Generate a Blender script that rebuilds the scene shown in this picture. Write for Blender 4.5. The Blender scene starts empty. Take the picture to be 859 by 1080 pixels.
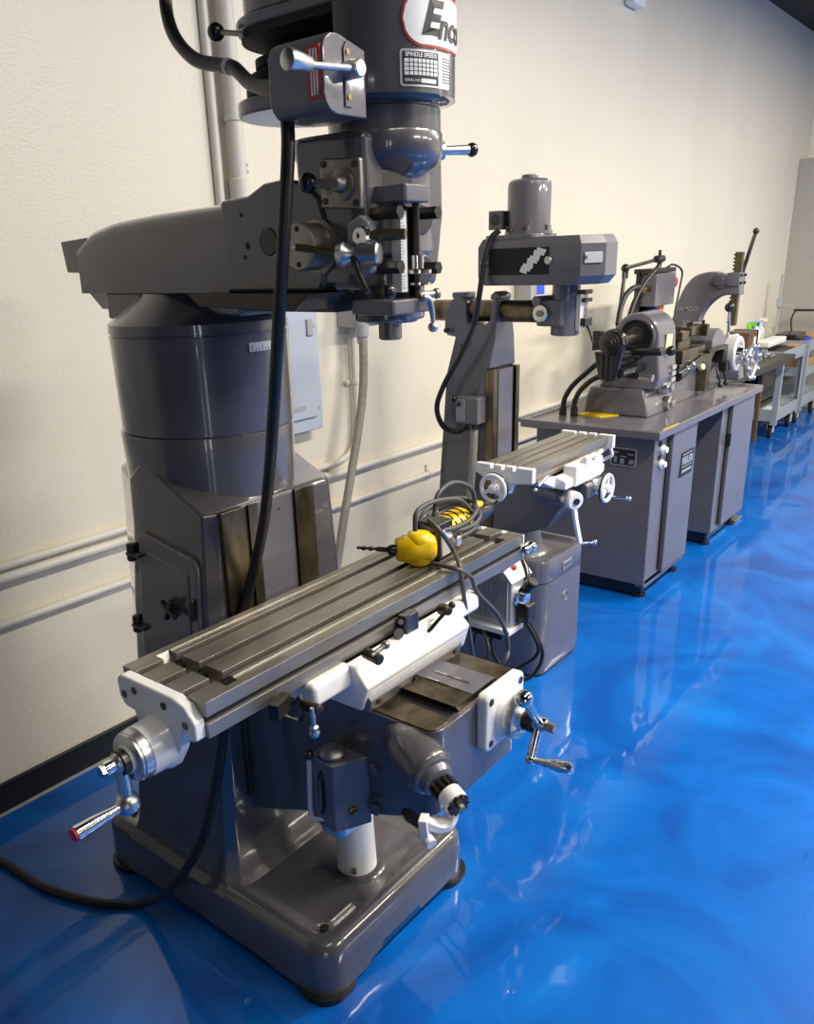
import bpy, bmesh, math, random
from mathutils import Vector, Matrix
random.seed(7)
PI = math.pi
C = bpy.context.scene.collection
V = Vector

# ------------------------------------------------------------------ camera
YAW, PITCH, ROLL = [math.radians(a) for a in (39.7468, 20.3420, 2.1636)]
FP, CX, CY, H = 870.68, 398.57, 593.9, 1.6
cy_, sy_, cp_, sp_ = math.cos(YAW), math.sin(YAW), math.cos(PITCH), math.sin(PITCH)
fw = V((cy_*cp_, sy_*cp_, -sp_)); r0 = V((sy_, -cy_, 0)); d0 = fw.cross(r0)
RT = r0*math.cos(ROLL) + d0*math.sin(ROLL)
DN = -r0*math.sin(ROLL) + d0*math.cos(ROLL)

def at(px, py, axis, val):
    """point of the place seen at a pixel of the photograph, on the plane axis = val"""
    d = RT*((px-CX)/FP) + DN*((py-CY)/FP) + fw
    o = V((0, 0, H)); i = 'xyz'.index(axis)
    return o + d*((val-o[i])/d[i])

cam = bpy.data.cameras.new('camera'); co = bpy.data.objects.new('camera', cam); C.objects.link(co)
M3 = Matrix((RT, -DN, -fw)).transposed()
co.matrix_world = Matrix.Translation((0, 0, H)) @ M3.to_4x4()
cam.sensor_fit = 'VERTICAL'; cam.sensor_height = 24; cam.sensor_width = 24*859/1080
cam.lens = FP/1080*24
cam.shift_x = (429.5-CX)/1080; cam.shift_y = (CY-540)/1080
cam.clip_start = .05; cam.clip_end = 100
bpy.context.scene.camera = co

# ------------------------------------------------------------------ materials
def mat(name, col, rough=.4, metal=0, coat=0, noise=None, bump=None, emit=None, spec=.5):
    m = bpy.data.materials.new(name); m.use_nodes = True
    nt = m.node_tree; b = nt.nodes['Principled BSDF']
    b.inputs['Base Color'].default_value = (*col, 1)
    b.inputs['Roughness'].default_value = rough
    b.inputs['Metallic'].default_value = metal
    b.inputs['Coat Weight'].default_value = coat
    b.inputs['Coat Roughness'].default_value = .06
    b.inputs['Specular IOR Level'].default_value = spec
    tc = nt.nodes.new('ShaderNodeTexCoord')
    if noise:
        sc, c2, lo, hi = noise[:4]
        n = nt.nodes.new('ShaderNodeTexNoise'); n.inputs['Scale'].default_value = sc
        n.inputs['Detail'].default_value = 6
        mp = nt.nodes.new('ShaderNodeMapping')
        if len(noise) > 4: mp.inputs['Scale'].default_value = noise[4]
        nt.links.new(tc.outputs['Object'], mp.inputs[0]); nt.links.new(mp.outputs[0], n.inputs['Vector'])
        r = nt.nodes.new('ShaderNodeMapRange'); r.inputs[1].default_value = lo; r.inputs[2].default_value = hi
        nt.links.new(n.outputs[0], r.inputs[0])
        mx = nt.nodes.new('ShaderNodeMix'); mx.data_type = 'RGBA'
        mx.inputs[6].default_value = (*col, 1); mx.inputs[7].default_value = (*c2, 1)
        nt.links.new(r.outputs[0], mx.inputs[0]); nt.links.new(mx.outputs[2], b.inputs['Base Color'])
    if bump:
        n = nt.nodes.new('ShaderNodeTexNoise'); n.inputs['Scale'].default_value = bump[0]; n.inputs['Detail'].default_value = 4
        bp = nt.nodes.new('ShaderNodeBump'); bp.inputs['Strength'].default_value = bump[1]; bp.inputs['Distance'].default_value = bump[2]
        nt.links.new(tc.outputs['Object'], n.inputs['Vector']); nt.links.new(n.outputs[0], bp.inputs['Height'])
        nt.links.new(bp.outputs[0], b.inputs['Normal'])
    return m

M = {}
M['paint'] = mat('grey_enamel', (.078, .073, .080), .30, 0, 1, (5, (.092, .087, .098), .35, .7), (9, .08, .006))
M['paint2'] = mat('grey_enamel_satin', (.115, .11, .13), .34, 0, .5, (7, (.13, .125, .145), .35, .7))
M['lightpaint'] = mat('pale_grey_enamel', (.26, .26, .29), .3, 0, .3)
M['white'] = mat('white_enamel', (.82, .82, .82), .3, 0, .3)
M['steel'] = mat('ground_steel', (.40, .375, .34), .42, .85, 0, (3, (.24, .215, .18), .3, .75, (1, 5, 1)))
M['darksteel'] = mat('blued_steel', (.06, .055, .05), .35, .8)
M['way'] = mat('oiled_way_steel', (.20, .16, .10), .33, .9, 0, (25, (.07, .05, .03), .4, .7, (1, 1, .25)))
M['chrome'] = mat('polished_steel', (.78, .78, .78), .12, 1)
M['alu'] = mat('cast_aluminium', (.62, .62, .62), .34, 1)
M['finalu'] = mat('painted_aluminium', (.50, .50, .50), .4, .3)
M['brass'] = mat('old_brass', (.30, .22, .10), .35, 1)
M['black'] = mat('black_plastic', (.012, .012, .013), .25, 0, .2)
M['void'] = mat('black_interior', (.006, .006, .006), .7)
M['rubber'] = mat('black_rubber', (.012, .012, .012), .42)
M['greyrubber'] = mat('grey_cord_rubber', (.075, .075, .075), .45)
M['yellow'] = mat('yellow_plastic', (.85, .55, .0), .35, 0, .2)
M['red'] = mat('red_label', (.45, .03, .03), .4)
M['orange'] = mat('orange_plastic', (.85, .17, .02), .4)
M['wht'] = mat('white_plastic', (.85, .85, .84), .4)
M['paper'] = mat('pale_yellow_paper', (.80, .80, .42), .8)
M['plate'] = mat('etched_plate', (.60, .60, .60), .35, .6)
M['ink'] = mat('black_ink', (.01, .01, .01), .5)
M['blue'] = mat('blue_label', (.03, .12, .75), .5)
M['bluepl'] = mat('blue_plastic', (.04, .06, .45), .4)
M['green'] = mat('green_plastic', (.18, .75, .03), .4)
M['panel'] = mat('pale_grey_panel_paint', (.52, .57, .66), .4)
M['box'] = mat('grey_box_paint', (.42, .42, .42), .45)
M['conduit'] = mat('cream_painted_conduit', (.70, .67, .59), .45)
M['flex'] = mat('grey_flexible_conduit', (.33, .31, .26), .5, 0, 0, (60, (.28, .26, .21), .4, .6))
M['wood'] = mat('brown_wood', (.16, .09, .045), .55, 0, 0, (6, (.10, .055, .03), .3, .7, (1, 1, 6)))
M['tan'] = mat('tan_wood', (.50, .30, .12), .6)
M['cart'] = mat('grey_blue_cart_paint', (.30, .34, .37), .4)
M['silver'] = mat('brushed_silver_label', (.62, .62, .64), .35, .3)
M['wall'] = mat('cream_wall_paint', (.80, .745, .62), .36, 0, 0, (.8, (.765, .71, .585), .35, .7, (2.5, 1, .4)), (130, .30, .004))
M['endwall'] = mat('grey_partition_paint', (.42, .40, .36), .5)
M['darkwall'] = mat('dark_brown_wall_paint', (.10, .085, .065), .6)
M['ceil'] = mat('dark_ceiling', (.012, .010, .010), .8)
M['basebd'] = mat('black_vinyl_baseboard', (.008, .008, .008), .45)

def floor_mat():
    m = bpy.data.materials.new('blue_metallic_epoxy'); m.use_nodes = True
    nt = m.node_tree; b = nt.nodes['Principled BSDF']
    tc = nt.nodes.new('ShaderNodeTexCoord')
    n = nt.nodes.new('ShaderNodeTexNoise'); n.inputs['Scale'].default_value = 1.6; n.inputs['Detail'].default_value = 7
    n.inputs['Distortion'].default_value = 2.2
    nt.links.new(tc.outputs['Object'], n.inputs['Vector'])
    cr = nt.nodes.new('ShaderNodeValToRGB')
    e = cr.color_ramp.elements
    e[0].position = .28; e[0].color = (.001, .062, .33, 1)
    e[1].position = .75; e[1].color = (.003, .165, .60, 1)
    k = cr.color_ramp.elements.new(.5); k.color = (.001, .108, .47, 1)
    nt.links.new(n.outputs[0], cr.inputs[0]); mp = nt.nodes.new('ShaderNodeMapping'); mp.inputs['Scale'].default_value = (2.2, 38, 1); mp.inputs['Rotation'].default_value = (0, 0, .75)
    n3 = nt.nodes.new('ShaderNodeTexNoise'); n3.inputs['Scale'].default_value = 1.7; n3.inputs['Detail'].default_value = 2; n3.inputs['Distortion'].default_value = .5
    nt.links.new(tc.outputs['Object'], mp.inputs[0]); nt.links.new(mp.outputs[0], n3.inputs['Vector'])
    r3 = nt.nodes.new('ShaderNodeMapRange'); r3.inputs[1].default_value = .70; r3.inputs[2].default_value = .76; r3.inputs[4].default_value = .5
    nt.links.new(n3.outputs[0], r3.inputs[0])
    mx = nt.nodes.new('ShaderNodeMix'); mx.data_type = 'RGBA'; mx.inputs[7].default_value = (.001, .03, .22, 1)
    nt.links.new(r3.outputs[0], mx.inputs[0]); nt.links.new(cr.outputs[0], mx.inputs[6])
    nt.links.new(mx.outputs[2], b.inputs['Base Color'])
    b.inputs['Roughness'].default_value = .4; b.inputs['Specular IOR Level'].default_value = .15
    b.inputs['Coat Weight'].default_value = .8; b.inputs['Coat Roughness'].default_value = .035
    n2 = nt.nodes.new('ShaderNodeTexNoise'); n2.inputs['Scale'].default_value = 3.5; n2.inputs['Detail'].default_value = 3
    nt.links.new(tc.outputs['Object'], n2.inputs['Vector'])
    bp = nt.nodes.new('ShaderNodeBump'); bp.inputs['Strength'].default_value = .12; bp.inputs['Distance'].default_value = .02
    nt.links.new(n2.outputs[0], bp.inputs['Height'])
    nt.links.new(bp.outputs[0], b.inputs['Coat Normal'])
    return m
M['floor'] = floor_mat()

# ------------------------------------------------------------------ mesh helpers
def frame(d):
    d = d.normalized(); u = V((0, 0, 1)) if abs(d.z) < .9 else V((1, 0, 0))
    a = d.cross(u).normalized(); return a, d.cross(a).normalized()

def smooth_path(pts, n=8):
    P = [V(p) for p in pts]
    if len(P) < 3: return P
    out = []
    for i in range(len(P)-1):
        a, b = P[i], P[i+1]; p0 = P[i-1] if i else a*2-b; p3 = P[i+2] if i+2 < len(P) else b*2-a
        for k in range(n):
            t = k/n
            out.append(.5*((2*a)+(b-p0)*t+(2*p0-5*a+4*b-p3)*t*t+(3*a-p0-3*b+p3)*t**3))
    return out+[P[-1]]

def rrect(x0, x1, y0, y1, r, n=5, m=6):
    pts = []
    cs = [(x1-r, y0+r, -PI/2), (x1-r, y1-r, 0), (x0+r, y1-r, PI/2), (x0+r, y0+r, PI)]
    for i, (cx, cy, a0) in enumerate(cs):
        arc = [(cx+r*math.cos(a0+PI/2*k/n), cy+r*math.sin(a0+PI/2*k/n)) for k in range(n+1)]
        pts += arc
        nx = cs[(i+1) % 4]; s = arc[-1]; e = (nx[0]+r*math.cos(nx[2]), nx[1]+r*math.sin(nx[2]))
        pts += [(s[0]+(e[0]-s[0])*k/m, s[1]+(e[1]-s[1])*k/m) for k in range(1, m)]
    return pts

class MB:
    def __init__(s): s.bm = bmesh.new()
    def ring(s, pts): return [s.bm.verts.new(p) for p in pts]
    def face(s, vs):
        try: return s.bm.faces.new(vs)
        except ValueError: pass
    def loft(s, rings, cap0=True, cap1=True, closed=False):
        R = [s.ring(r) for r in rings]; n = len(R[0])
        for a, b in list(zip(R, R[1:]))+([(R[-1], R[0])] if closed else []):
            for i in range(n): s.face([a[i], a[(i+1) % n], b[(i+1) % n], b[i]])
        if not closed:
            if cap0: s.face(R[0][::-1])
            if cap1: s.face(R[-1])
        return s
    def box(s, x0, x1, y0, y1, z0, z1):
        q = [(x0, y0), (x1, y0), (x1, y1), (x0, y1)]
        return s.loft([[(x, y, z0) for x, y in q], [(x, y, z1) for x, y in q]])
    def obox(s, c, dx, dy, dz, ax=None, up=None):
        """box with dx along ax, dz along up"""
        a = V(ax or (1, 0, 0)).normalized(); u = V(up or (0, 0, 1)); b = u.cross(a).normalized(); u = a.cross(b)
        c = V(c)
        q = [(-1, -1), (1, -1), (1, 1), (-1, 1)]
        return s.loft([[c+a*(i*dx/2)+b*(j*dy/2)+u*(k*dz/2) for i, j in q] for k in (-1, 1)])
    def prism(s, pts, axis, a0, a1):
        f = {'x': lambda p, a: (a, p[0], p[1]), 'y': lambda p, a: (p[0], a, p[1]), 'z': lambda p, a: (p[0], p[1], a)}[axis]
        return s.loft([[f(p, a) for p in pts] for a in (a0, a1)])
    def lathe(s, p0, axis, prof, seg=28, cap=True):
        p0 = V(p0); d = V(axis).normalized(); a, b = frame(d)
        return s.loft([[p0+d*t+(a*math.cos(2*PI*k/seg)+b*math.sin(2*PI*k/seg))*max(r, 1e-5) for k in range(seg)] for t, r in prof], cap, cap)
    def cyl(s, p0, p1, r, r1=None, seg=24, ch=0):
        p0, p1 = V(p0), V(p1); L = (p1-p0).length; r1 = r if r1 is None else r1
        if ch: prof = [(0, r-ch), (ch, r), (L-ch, r1), (L, r1-ch)]
        else: prof = [(0, r), (L, r1)]
        return s.lathe(p0, p1-p0, prof, seg)
    def ball(s, c, r, sx=1, seg=20):
        return s.lathe(V(c)-V((0, 0, r)), (0, 0, 1), [(r-r*math.cos(PI*k/12), r*math.sin(PI*k/12)*sx) for k in range(13)], seg)
    def tube(s, pts, r, n=8, seg=10, closed=False):
        P = smooth_path(pts, n) if n > 1 else [V(p) for p in pts]
        rings = []; prev = None
        for i, p in enumerate(P):
            t = (P[min(i+1, len(P)-1)]-P[max(i-1, 0)]).normalized()
            if prev is None: a, b = frame(t)
            else:
                a = prev-t*prev.dot(t)
                a = a.normalized() if a.length > 1e-6 else frame(t)[0]
                b = t.cross(a)
            prev = a
            rr = r[min(int(i/max(1, len(P)-1)*(len(r)-1)+.5), len(r)-1)] if isinstance(r, (list, tuple)) else r
            rings.append([p+(a*math.cos(2*PI*k/seg)+b*math.sin(2*PI*k/seg))*rr for k in range(seg)])
        return s.loft(rings)
    def torus(s, c, axis, R, r, seg=36, k=10):
        c = V(c); a, b = frame(V(axis)); d = V(axis).normalized()
        return s.loft([[c+(a*math.cos(2*PI*i/seg)+b*math.sin(2*PI*i/seg))*(R+r*math.cos(2*PI*j/k))+d*(r*math.sin(2*PI*j/k)) for j in range(k)] for i in range(seg)], closed=True)
    def build(s, name, m, parent=None, bev=0, seg=2, label=None, kind=None, ang=38):
        bm = s.bm
        bmesh.ops.recalc_face_normals(bm, faces=bm.faces)
        off = V((0, 0, 0)); q = parent
        while q is not None: off += q.location; q = q.parent
        me = bpy.data.meshes.new(name)
        lim = math.radians(ang)
        for f in bm.faces: f.smooth = True
        for e in bm.edges:
            if len(e.link_faces) == 2 and e.calc_face_angle(0) > lim: e.smooth = False
        if parent is None:
            xs = [v.co.x for v in bm.verts]; ys = [v.co.y for v in bm.verts]; zs = [v.co.z for v in bm.verts]
            off = V(((min(xs)+max(xs))/2, (min(ys)+max(ys))/2, min(zs)))
        for v in bm.verts: v.co -= off
        bm.to_mesh(me); bm.free()
        me.materials.append(M[m] if isinstance(m, str) else m)
        o = bpy.data.objects.new(name, me); C.objects.link(o)
        if parent is not None: o.parent = parent
        else: o.location = off
        if bev:
            md = o.modifiers.new('bevel', 'BEVEL'); md.width = bev; md.segments = seg; md.limit_method = 'ANGLE'
            md.angle_limit = math.radians(40); md.harden_normals = False
            for p in me.polygons: p.use_smooth = True
            wn = o.modifiers.new('normals', 'WEIGHTED_NORMAL'); wn.keep_sharp = False
            for e in me.edges: e.use_edge_sharp = False
        if label: o['label'] = label
        if kind: o['kind'] = kind
        return o

def thing(name, label, cat, loc, group=None):
    o = bpy.data.objects.new(name, None); C.objects.link(o); o.location = loc
    o.empty_display_size = .1
    o['label'] = label; o['category'] = cat
    if group: o['group'] = group
    return o
def tag(o, label, cat, group=None):
    o['label'] = label; o['category'] = cat
    if group: o['group'] = group
    return o
def off_of(p):
    off = V((0, 0, 0))
    while p is not None: off += p.location; p = p.parent
    return off
def text(name, s, m, parent, size, fn, shear=0, bold=0, thick=.0006, space=1.0, sx=1.0):
    """lettering: fn maps (u along the line, v up, w out) to a world point"""
    cu = bpy.data.curves.new(name, 'FONT'); cu.body = s; cu.size = size; cu.shear = shear; cu.offset = bold
    cu.align_x = 'CENTER'; cu.align_y = 'CENTER'; cu.extrude = thick; cu.space_character = space; cu.resolution_u = 3
    t = bpy.data.objects.new(name, cu); C.objects.link(t)
    bpy.context.view_layer.update()
    dg = bpy.context.evaluated_depsgraph_get()
    me = bpy.data.meshes.new_from_object(t.evaluated_get(dg))
    bpy.data.objects.remove(t)
    off = off_of(parent)
    for v in me.vertices: v.co = V(fn(v.co.x*sx, v.co.y, v.co.z))-off
    me.materials.clear(); me.materials.append(M[m])
    o = bpy.data.objects.new(name, me); C.objects.link(o); o.parent = parent
    return o
def flat(c, u, v, w=None):
    c, u, v = V(c), V(u).normalized(), V(v).normalized(); n = u.cross(v)
    return lambda a, b, d: c+u*a+v*b+n*d
def each(name, m, parent, fns, **k):
    return [f(MB()).build(name, m, parent, **k) for f in fns]

# ------------------------------------------------------------------ the setting
WY = 2.33
def struct(name, m, mb, **k): return mb.build(name, m, None, kind='structure', **k)
struct('floor', 'floor', MB().box(-5, 14, -8, WY+.1, -.1, 0))
struct('wall_left', 'wall', MB().box(-5, 9.9, WY, WY+.15, 0, 3.36))
struct('baseboard_left', 'basebd', MB().box(-5, 9.3, WY-.014, WY, .0, .101), bev=.003)
struct('trim_1', 'endwall', MB().box(-5, 9.3, WY-.022, WY-.014, 0, .006))
struct('wall_end', 'wall', MB().box(9.75, 9.9, -8, WY, 0, 3.36))
struct('wall_partition', 'endwall', MB().box(9.30, 9.42, .6, WY, 0, 2.33), bev=.006)
struct('trim_2', 'wht', MB().box(9.56, 9.75, WY-.05, WY, 2.30, 3.34), bev=.006)
struct('wall_right', 'darkwall', MB().box(-5, 14, -8.15, -8, 0, 3.36))
struct('wall_near', 'darkwall', MB().box(-5.15, -5, -8.15, WY, 0, 3.36))
M['glow'] = mat('added_panel_glow', (.8, .8, .8), .3)
_b = M['glow'].node_tree.nodes['Principled BSDF']; _b.inputs['Emission Color'].default_value = (.9, .95, 1, 1); _b.inputs['Emission Strength'].default_value = 7
for i_, (y_, w_) in enumerate(((-6.15, .5), (-4.6, .22))):  # unseen glowing panels, added to streak highlights down the big mill's column
    wf = struct('added_glow_panel_%d' % (i_+1), 'basebd', MB().box(-5, -4.97, y_-w_/2-.06, y_+w_/2+.06, .1, 2.75))
    MB().box(-4.972, -4.965, y_-w_/2, y_+w_/2, .16, 2.69).build('pane', 'glow', wf)
struct('ceiling', 'ceil', MB().box(-5.2, 14, -8.2, WY+.15, 3.36, 3.46))

# ------------------------------------------------------------------ things on the wall
def conduit(label, pts, r, name='conduit', m='conduit', n=6, straps=(), group=None):
    o = thing(name, label, 'pipe', V(pts[0]), group)
    MB().tube(pts, r, n).build('pipe', m, o)
    for p, ax in straps:
        p = V(p); a = V(ax).normalized()
        b = MB(); b.cyl(p-a*.009, p+a*.009, r+.004, ch=.002)
        side = a.cross(V((0, 1, 0)))
        b.obox(p+side*(r+.016)+V((0, r-.002, 0)), .03, .004, .018, side, a)
        b.cyl(p+side*(r+.018)+V((0, r-.008, 0)), p+side*(r+.018)+V((0, r, 0)), .004)
        b.build('strap', m, o)
    return o
yb = WY-.022
conduit('upper straight cream conduit running along the wall behind both mills', [(-3, yb, .752), (.5, yb, .752), (2.8, yb, .742), (6.0, yb, .738)], .0165, n=2,
        straps=[((2.45, yb, .745), (1, 0, 0))])
conduit('lower straight cream conduit running along the wall just above the baseboard', [(-3, WY-.018, .612), (.5, WY-.018, .612), (3.2, WY-.018, .598), (6.0, WY-.018, .596)], .0135, n=2,
        straps=[((3.2, WY-.018, .598), (1, 0, 0))])
conduit('thin cream conduit dropping from the blue labelled switch and bending left along the wall',
        [(2.672, WY-.021, 1.345), (2.668, WY-.021, 1.0), (2.665, WY-.021, .91), (2.645, WY-.021, .845), (2.59, WY-.021, .803), (2.50, WY-.021, .79), (2.2, WY-.021, .792), (1.2, WY-.021, .786), (-3, WY-.021, .786)], .013, n=5,
        straps=[((2.669, WY-.021, 1.11), (0, 0, 1))])
t = conduit('thick cream vertical conduit on the wall above the big mill ram', [(2.096, WY-.04, 3.34), (2.096, WY-.04, 2.2), (2.096, WY-.04, 1.83)], .030, n=2,
        straps=[((2.096, WY-.04, 2.045), (0, 0, -1))])
MB().cyl((2.096, WY-.04, 1.765), (2.096, WY-.04, 1.865), .034, ch=.004).build('coupling', 'conduit', t)
each('screw', 'box', t, [lambda q, z=z: q.cyl((2.115, WY-.066, z), (2.115, WY-.058, z), .006) for z in (1.885, 1.905)])
conduit('slim cream raceway on the wall just left of the thick vertical conduit', [(2.03, WY-.012, 3.34), (2.03, WY-.012, 2.2), (2.03, WY-.012, 1.78)], .0155, n=2)

p = thing('electrical_panel', 'pale grey breaker panel on the wall behind the big mill column', 'electrical panel', (2.20, WY, .965))
MB().box(1.99, 2.412, WY-.07, WY, .965, 1.745).build('cover', 'panel', p, bev=.006)
MB().box(2.03, 2.372, WY-.084, WY-.07, 1.02, 1.70).build('door', 'panel', p, bev=.004)
MB().box(2.33, 2.36, WY-.093, WY-.084, 1.33, 1.39).build('latch', 'box', p, bev=.003)
each('screw', 'box', p, [lambda q, z=z: q.cyl((2.385, WY-.076, z), (2.385, WY-.07, z), .006) for z in (1.05, 1.36)])
MB().box(2.05, 2.30, WY-.087, WY-.084, 1.055, 1.072).build('recess_line', 'box', p)

def disconnect(x0, x1, z0, z1, label, lev):
    o = thing('disconnect_switch', label, 'switch box', ((x0+x1)/2, WY, z0), 'grey wall disconnect switches')
    MB().box(x0, x1, WY-.10, WY, z0, z1).build('enclosure', 'box', o, bev=.008)
    w = x1-x0
    MB().box(x0+.25*w, x1-.004, WY-.104, WY-.10, z0+.008, z1-.05).build('cover', 'silver', o, bev=.002)
    MB().box(x0+.34*w, x1-.02, WY-.1065, WY-.104, z0+.045, z0+.125).build('label', 'blue', o, label='blue warning label')
    MB().box(x0+.5*w, x1-.02, WY-.1065, WY-.104, z0+.15, z0+.21).build('card', 'wht', o)
    if lev:
        b = MB(); b.tube([(x1+.0, WY-.05, z1-.12), (x1+.028, WY-.05, z1-.12), (x1+.028, WY-.05, z1-.18), (x1, WY-.05, z1-.18)], .006, 1); b.build('lever', 'box', o)
    return o
disconnect(2.60, 2.752, 1.335, 1.63, 'grey switch box with blue label seen under the big mill head', False)
disconnect(4.015, 4.165, 1.34, 1.60, 'grey switch box with blue label seen over the small mill overarm', True)
fx = thing('flexible_conduit', 'grey flexible conduit sagging from the blue labelled switch box to the floor', 'pipe', (2.615, WY-.1, 1.34))
MB().tube([(2.615, WY-.12, 1.345), (2.612, WY-.125, 1.28), (2.585, WY-.14, 1.12), (2.535, WY-.15, .96), (2.45, WY-.16, .74), (2.36, WY-.17, .50), (2.28, WY-.18, .25), (2.20, WY-.2, .022)], .0175, 8, 12).build('hose', 'flex', fx)
b = MB(); b.cyl((2.615, WY-.12, 1.30), (2.616, WY-.12, 1.355), .027, ch=.004); b.cyl((2.616, WY-.12, 1.275), (2.615, WY-.12, 1.30), .021); b.cyl((2.61, WY-.14, 1.385), (2.61, WY-.10, 1.385), .02)
b.build('connector', 'box', fx)
e = thing('wall_sensor', 'small white box high on the wall at the top edge of the photo', 'sensor', (5.22, WY, 2.885))
MB().box(5.16, 5.33, WY-.07, WY, 2.885, 3.05).build('case', 'wht', e, bev=.02, seg=3)
MB().box(5.19, 5.30, WY-.076, WY-.07, 2.93, 3.01).build('lens', 'silver', e, bev=.003)

# ------------------------------------------------------------------ the big milling machine
X0 = 1.272
mm = thing('milling_machine', 'large grey knee milling machine nearest the camera with white table brackets', 'milling machine', (X0, 1.45, 0))
# base
def base_rings():
    x0, x1, y0, y1, r = .984, 1.562, 1.012, 1.875, .062
    out = []
    spec = [(0, .016), (0, .06), (.002, .125), (.007, .142), (.018, .152), (.030, .155), (.046, .151), (.060, .143), (.085, .137), (.13, .136)]
    for k, (ins, z) in enumerate(spec):
        ring = []
        for (x, y) in rrect(x0+ins, x1-ins, y0+ins, y1-ins, max(r-ins*.4, .02), 6, 48):
            zz = z
            if k == 0:
                fx_ = (x-x0)/(x1-x0); fy_ = (y-y0)/(y1-y0)
                if y < y0+.01 and .34 < fx_ < .60: zz = .048
                elif y < y0+.01 and .26 < fx_ < .86: zz = .030
                elif x < x0+.01 and .2 < fy_ < .8: zz = .024
            ring.append((x, y, zz))
        out.append(ring)
    return out
bs = MB().loft(base_rings()).build('base', 'paint', mm)
each('bolt_hole', 'void', bs, [lambda q, x=x, y=y: q.cyl((x, y, .1365), (x, y, .1555), .011) for x, y in ((1.05, 1.075), (1.505, 1.075), (1.05, 1.81), (1.505, 1.81))])
for x, y in ((1.042, 1.070), (1.506, 1.070), (1.036, 1.80), (1.508, 1.816)):
    MB().loft([[(px, py, z) for px, py in rrect(x-.066, x+.066, y-.066, y+.066, .055)] for z in (0, .017)]).build('foot_pad', 'rubber', mm)
# column
def octo(x0, x1, yb, ins=0):
    y0, y1 = 1.357+ins, 1.79-ins; x0 += ins; x1 -= ins
    c = [(x0+.033, y0), (x1-.033, y0), (x1, y0+.02), (x1, yb), (x1-.09, y1), (x0+.09, y1), (x0, yb), (x0, y0+.02)]
    out = []
    for i in range(8):
        for k in range(6): out.append(tuple(c[i][j]+(c[(i+1) % 8][j]-c[i][j])*k/6 for j in (0, 1)))
    return out
def flare(pts, k):  # grow a ring about the column's middle
    return [(X0+(x-X0)*(1+k), 1.57+(y-1.57)*(1+k*.9)) for x, y in pts]
def col_rings():
    out = []
    for z, x0, yb, k in ((.13, 1.022, 1.72, .16), (.15, 1.022, 1.72, .10), (.18, 1.022, 1.72, .045), (.22, 1.022, 1.72, .015), (.28, 1.022, 1.72, 0), (.45, 1.03, 1.69, 0), (.62, 1.036, 1.66, 0), (.85, 1.05, 1.64, 0), (1.03, 1.064, 1.62, 0)):
        out.append([(x, y, z) for x, y in flare(octo(x0, 2*X0-x0, yb), k)])
    for ins, zz in ((0, 0), (.010, .010)):
        out.append([(x, y, 1.088+zz+.092*max(0, min(1, (y-1.385)/.19))-.05*max(0, min(1, (y-1.575)/.06))) for x, y in octo(1.068, 2*X0-1.068, 1.62, ins)])
    return out
cl = MB().loft(col_rings()).build('column', 'paint', mm, bev=.006)
b = MB().lathe((X0, 1.57, 1.0), (0, 0, 1), [(0, .197), (.18, .202), (.235, .204), (.242, .2025)], 64)
b.build('column_collar', 'paint', mm)
each('column_way', 'way', mm, [lambda q: q.prism([(1.098, 1.345), (1.166, 1.345), (1.158, 1.36), (1.098, 1.36)], 'z', .37, 1.094), lambda q: q.prism([(1.322, 1.345), (1.388, 1.345), (1.388, 1.36), (1.332, 1.36)], 'z', .37, 1.094)], bev=.0012)
MB().box(1.208, 1.322, 1.352, 1.36, .37, 1.09).build('column_panel', 'paint2', mm, bev=.001)
MB().box(1.166, 1.18, 1.3555, 1.36, .37, 1.09).build('way_gap', 'void', mm)
MB().box(1.18, 1.208, 1.350, 1.36, .37, 1.091).build('inner_way', 'way', mm)
MB().cyl((1.275, 1.3515, 1.06), (1.275, 1.353, 1.06), .003).build('screw', 'void', mm)
# column door, on the slanted near side
def nf(y, z, w=0):  # a point on the near side face of the column
    return V((1.064-(1.03-z)*.070-w, y, z))
def nface(mb, poly, w0, w1):
    return mb.loft([[nf(y, z, w) for y, z in poly] for w in (w0, w1)])
dp = [(1.405, .70), (1.390, .72), (1.388, .972), (1.402, .992), (1.582, 1.022), (1.597, 1.01), (1.612, .72), (1.60, .70)]
dr = nface(MB(), dp, -.01, .012).build('column_door', 'paint', mm, bev=.005, seg=3)
dp2 = [(1.418, .74), (1.416, .955), (1.562, .98), (1.57, .74)]
nface(MB(), dp2, .010, .015).build('door_panel', 'paint', dr, bev=.004)
for z in (.968, .788):
    MB().cyl(nf(1.625, z-.022, .012), nf(1.625, z+.022, .012), .012, ch=.003).obox(nf(1.605, z, .012), .05, .008, .03, (0, 1, 0), (1, 0, .1)).build('hinge', 'darksteel', dr, bev=.002)
b = MB().cyl(nf(1.468, .868, .012), nf(1.468, .868, .03), .009)
for k in range(4): 
    a = k*PI/2+.5; b.obox(nf(1.468+.014*math.cos(a), .868+.014*math.sin(a), .033), .03, .012, .012, (0, math.cos(a), math.sin(a)), (1, 0, 0))
b.build('door_knob', 'darksteel', dr, bev=.003)
b = MB().obox(nf(1.405, .875, .016), .012, .016, .05, (0, 1, 0), (.1, 0, 1)); b.build('latch', 'darksteel', dr, bev=.003)
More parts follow.
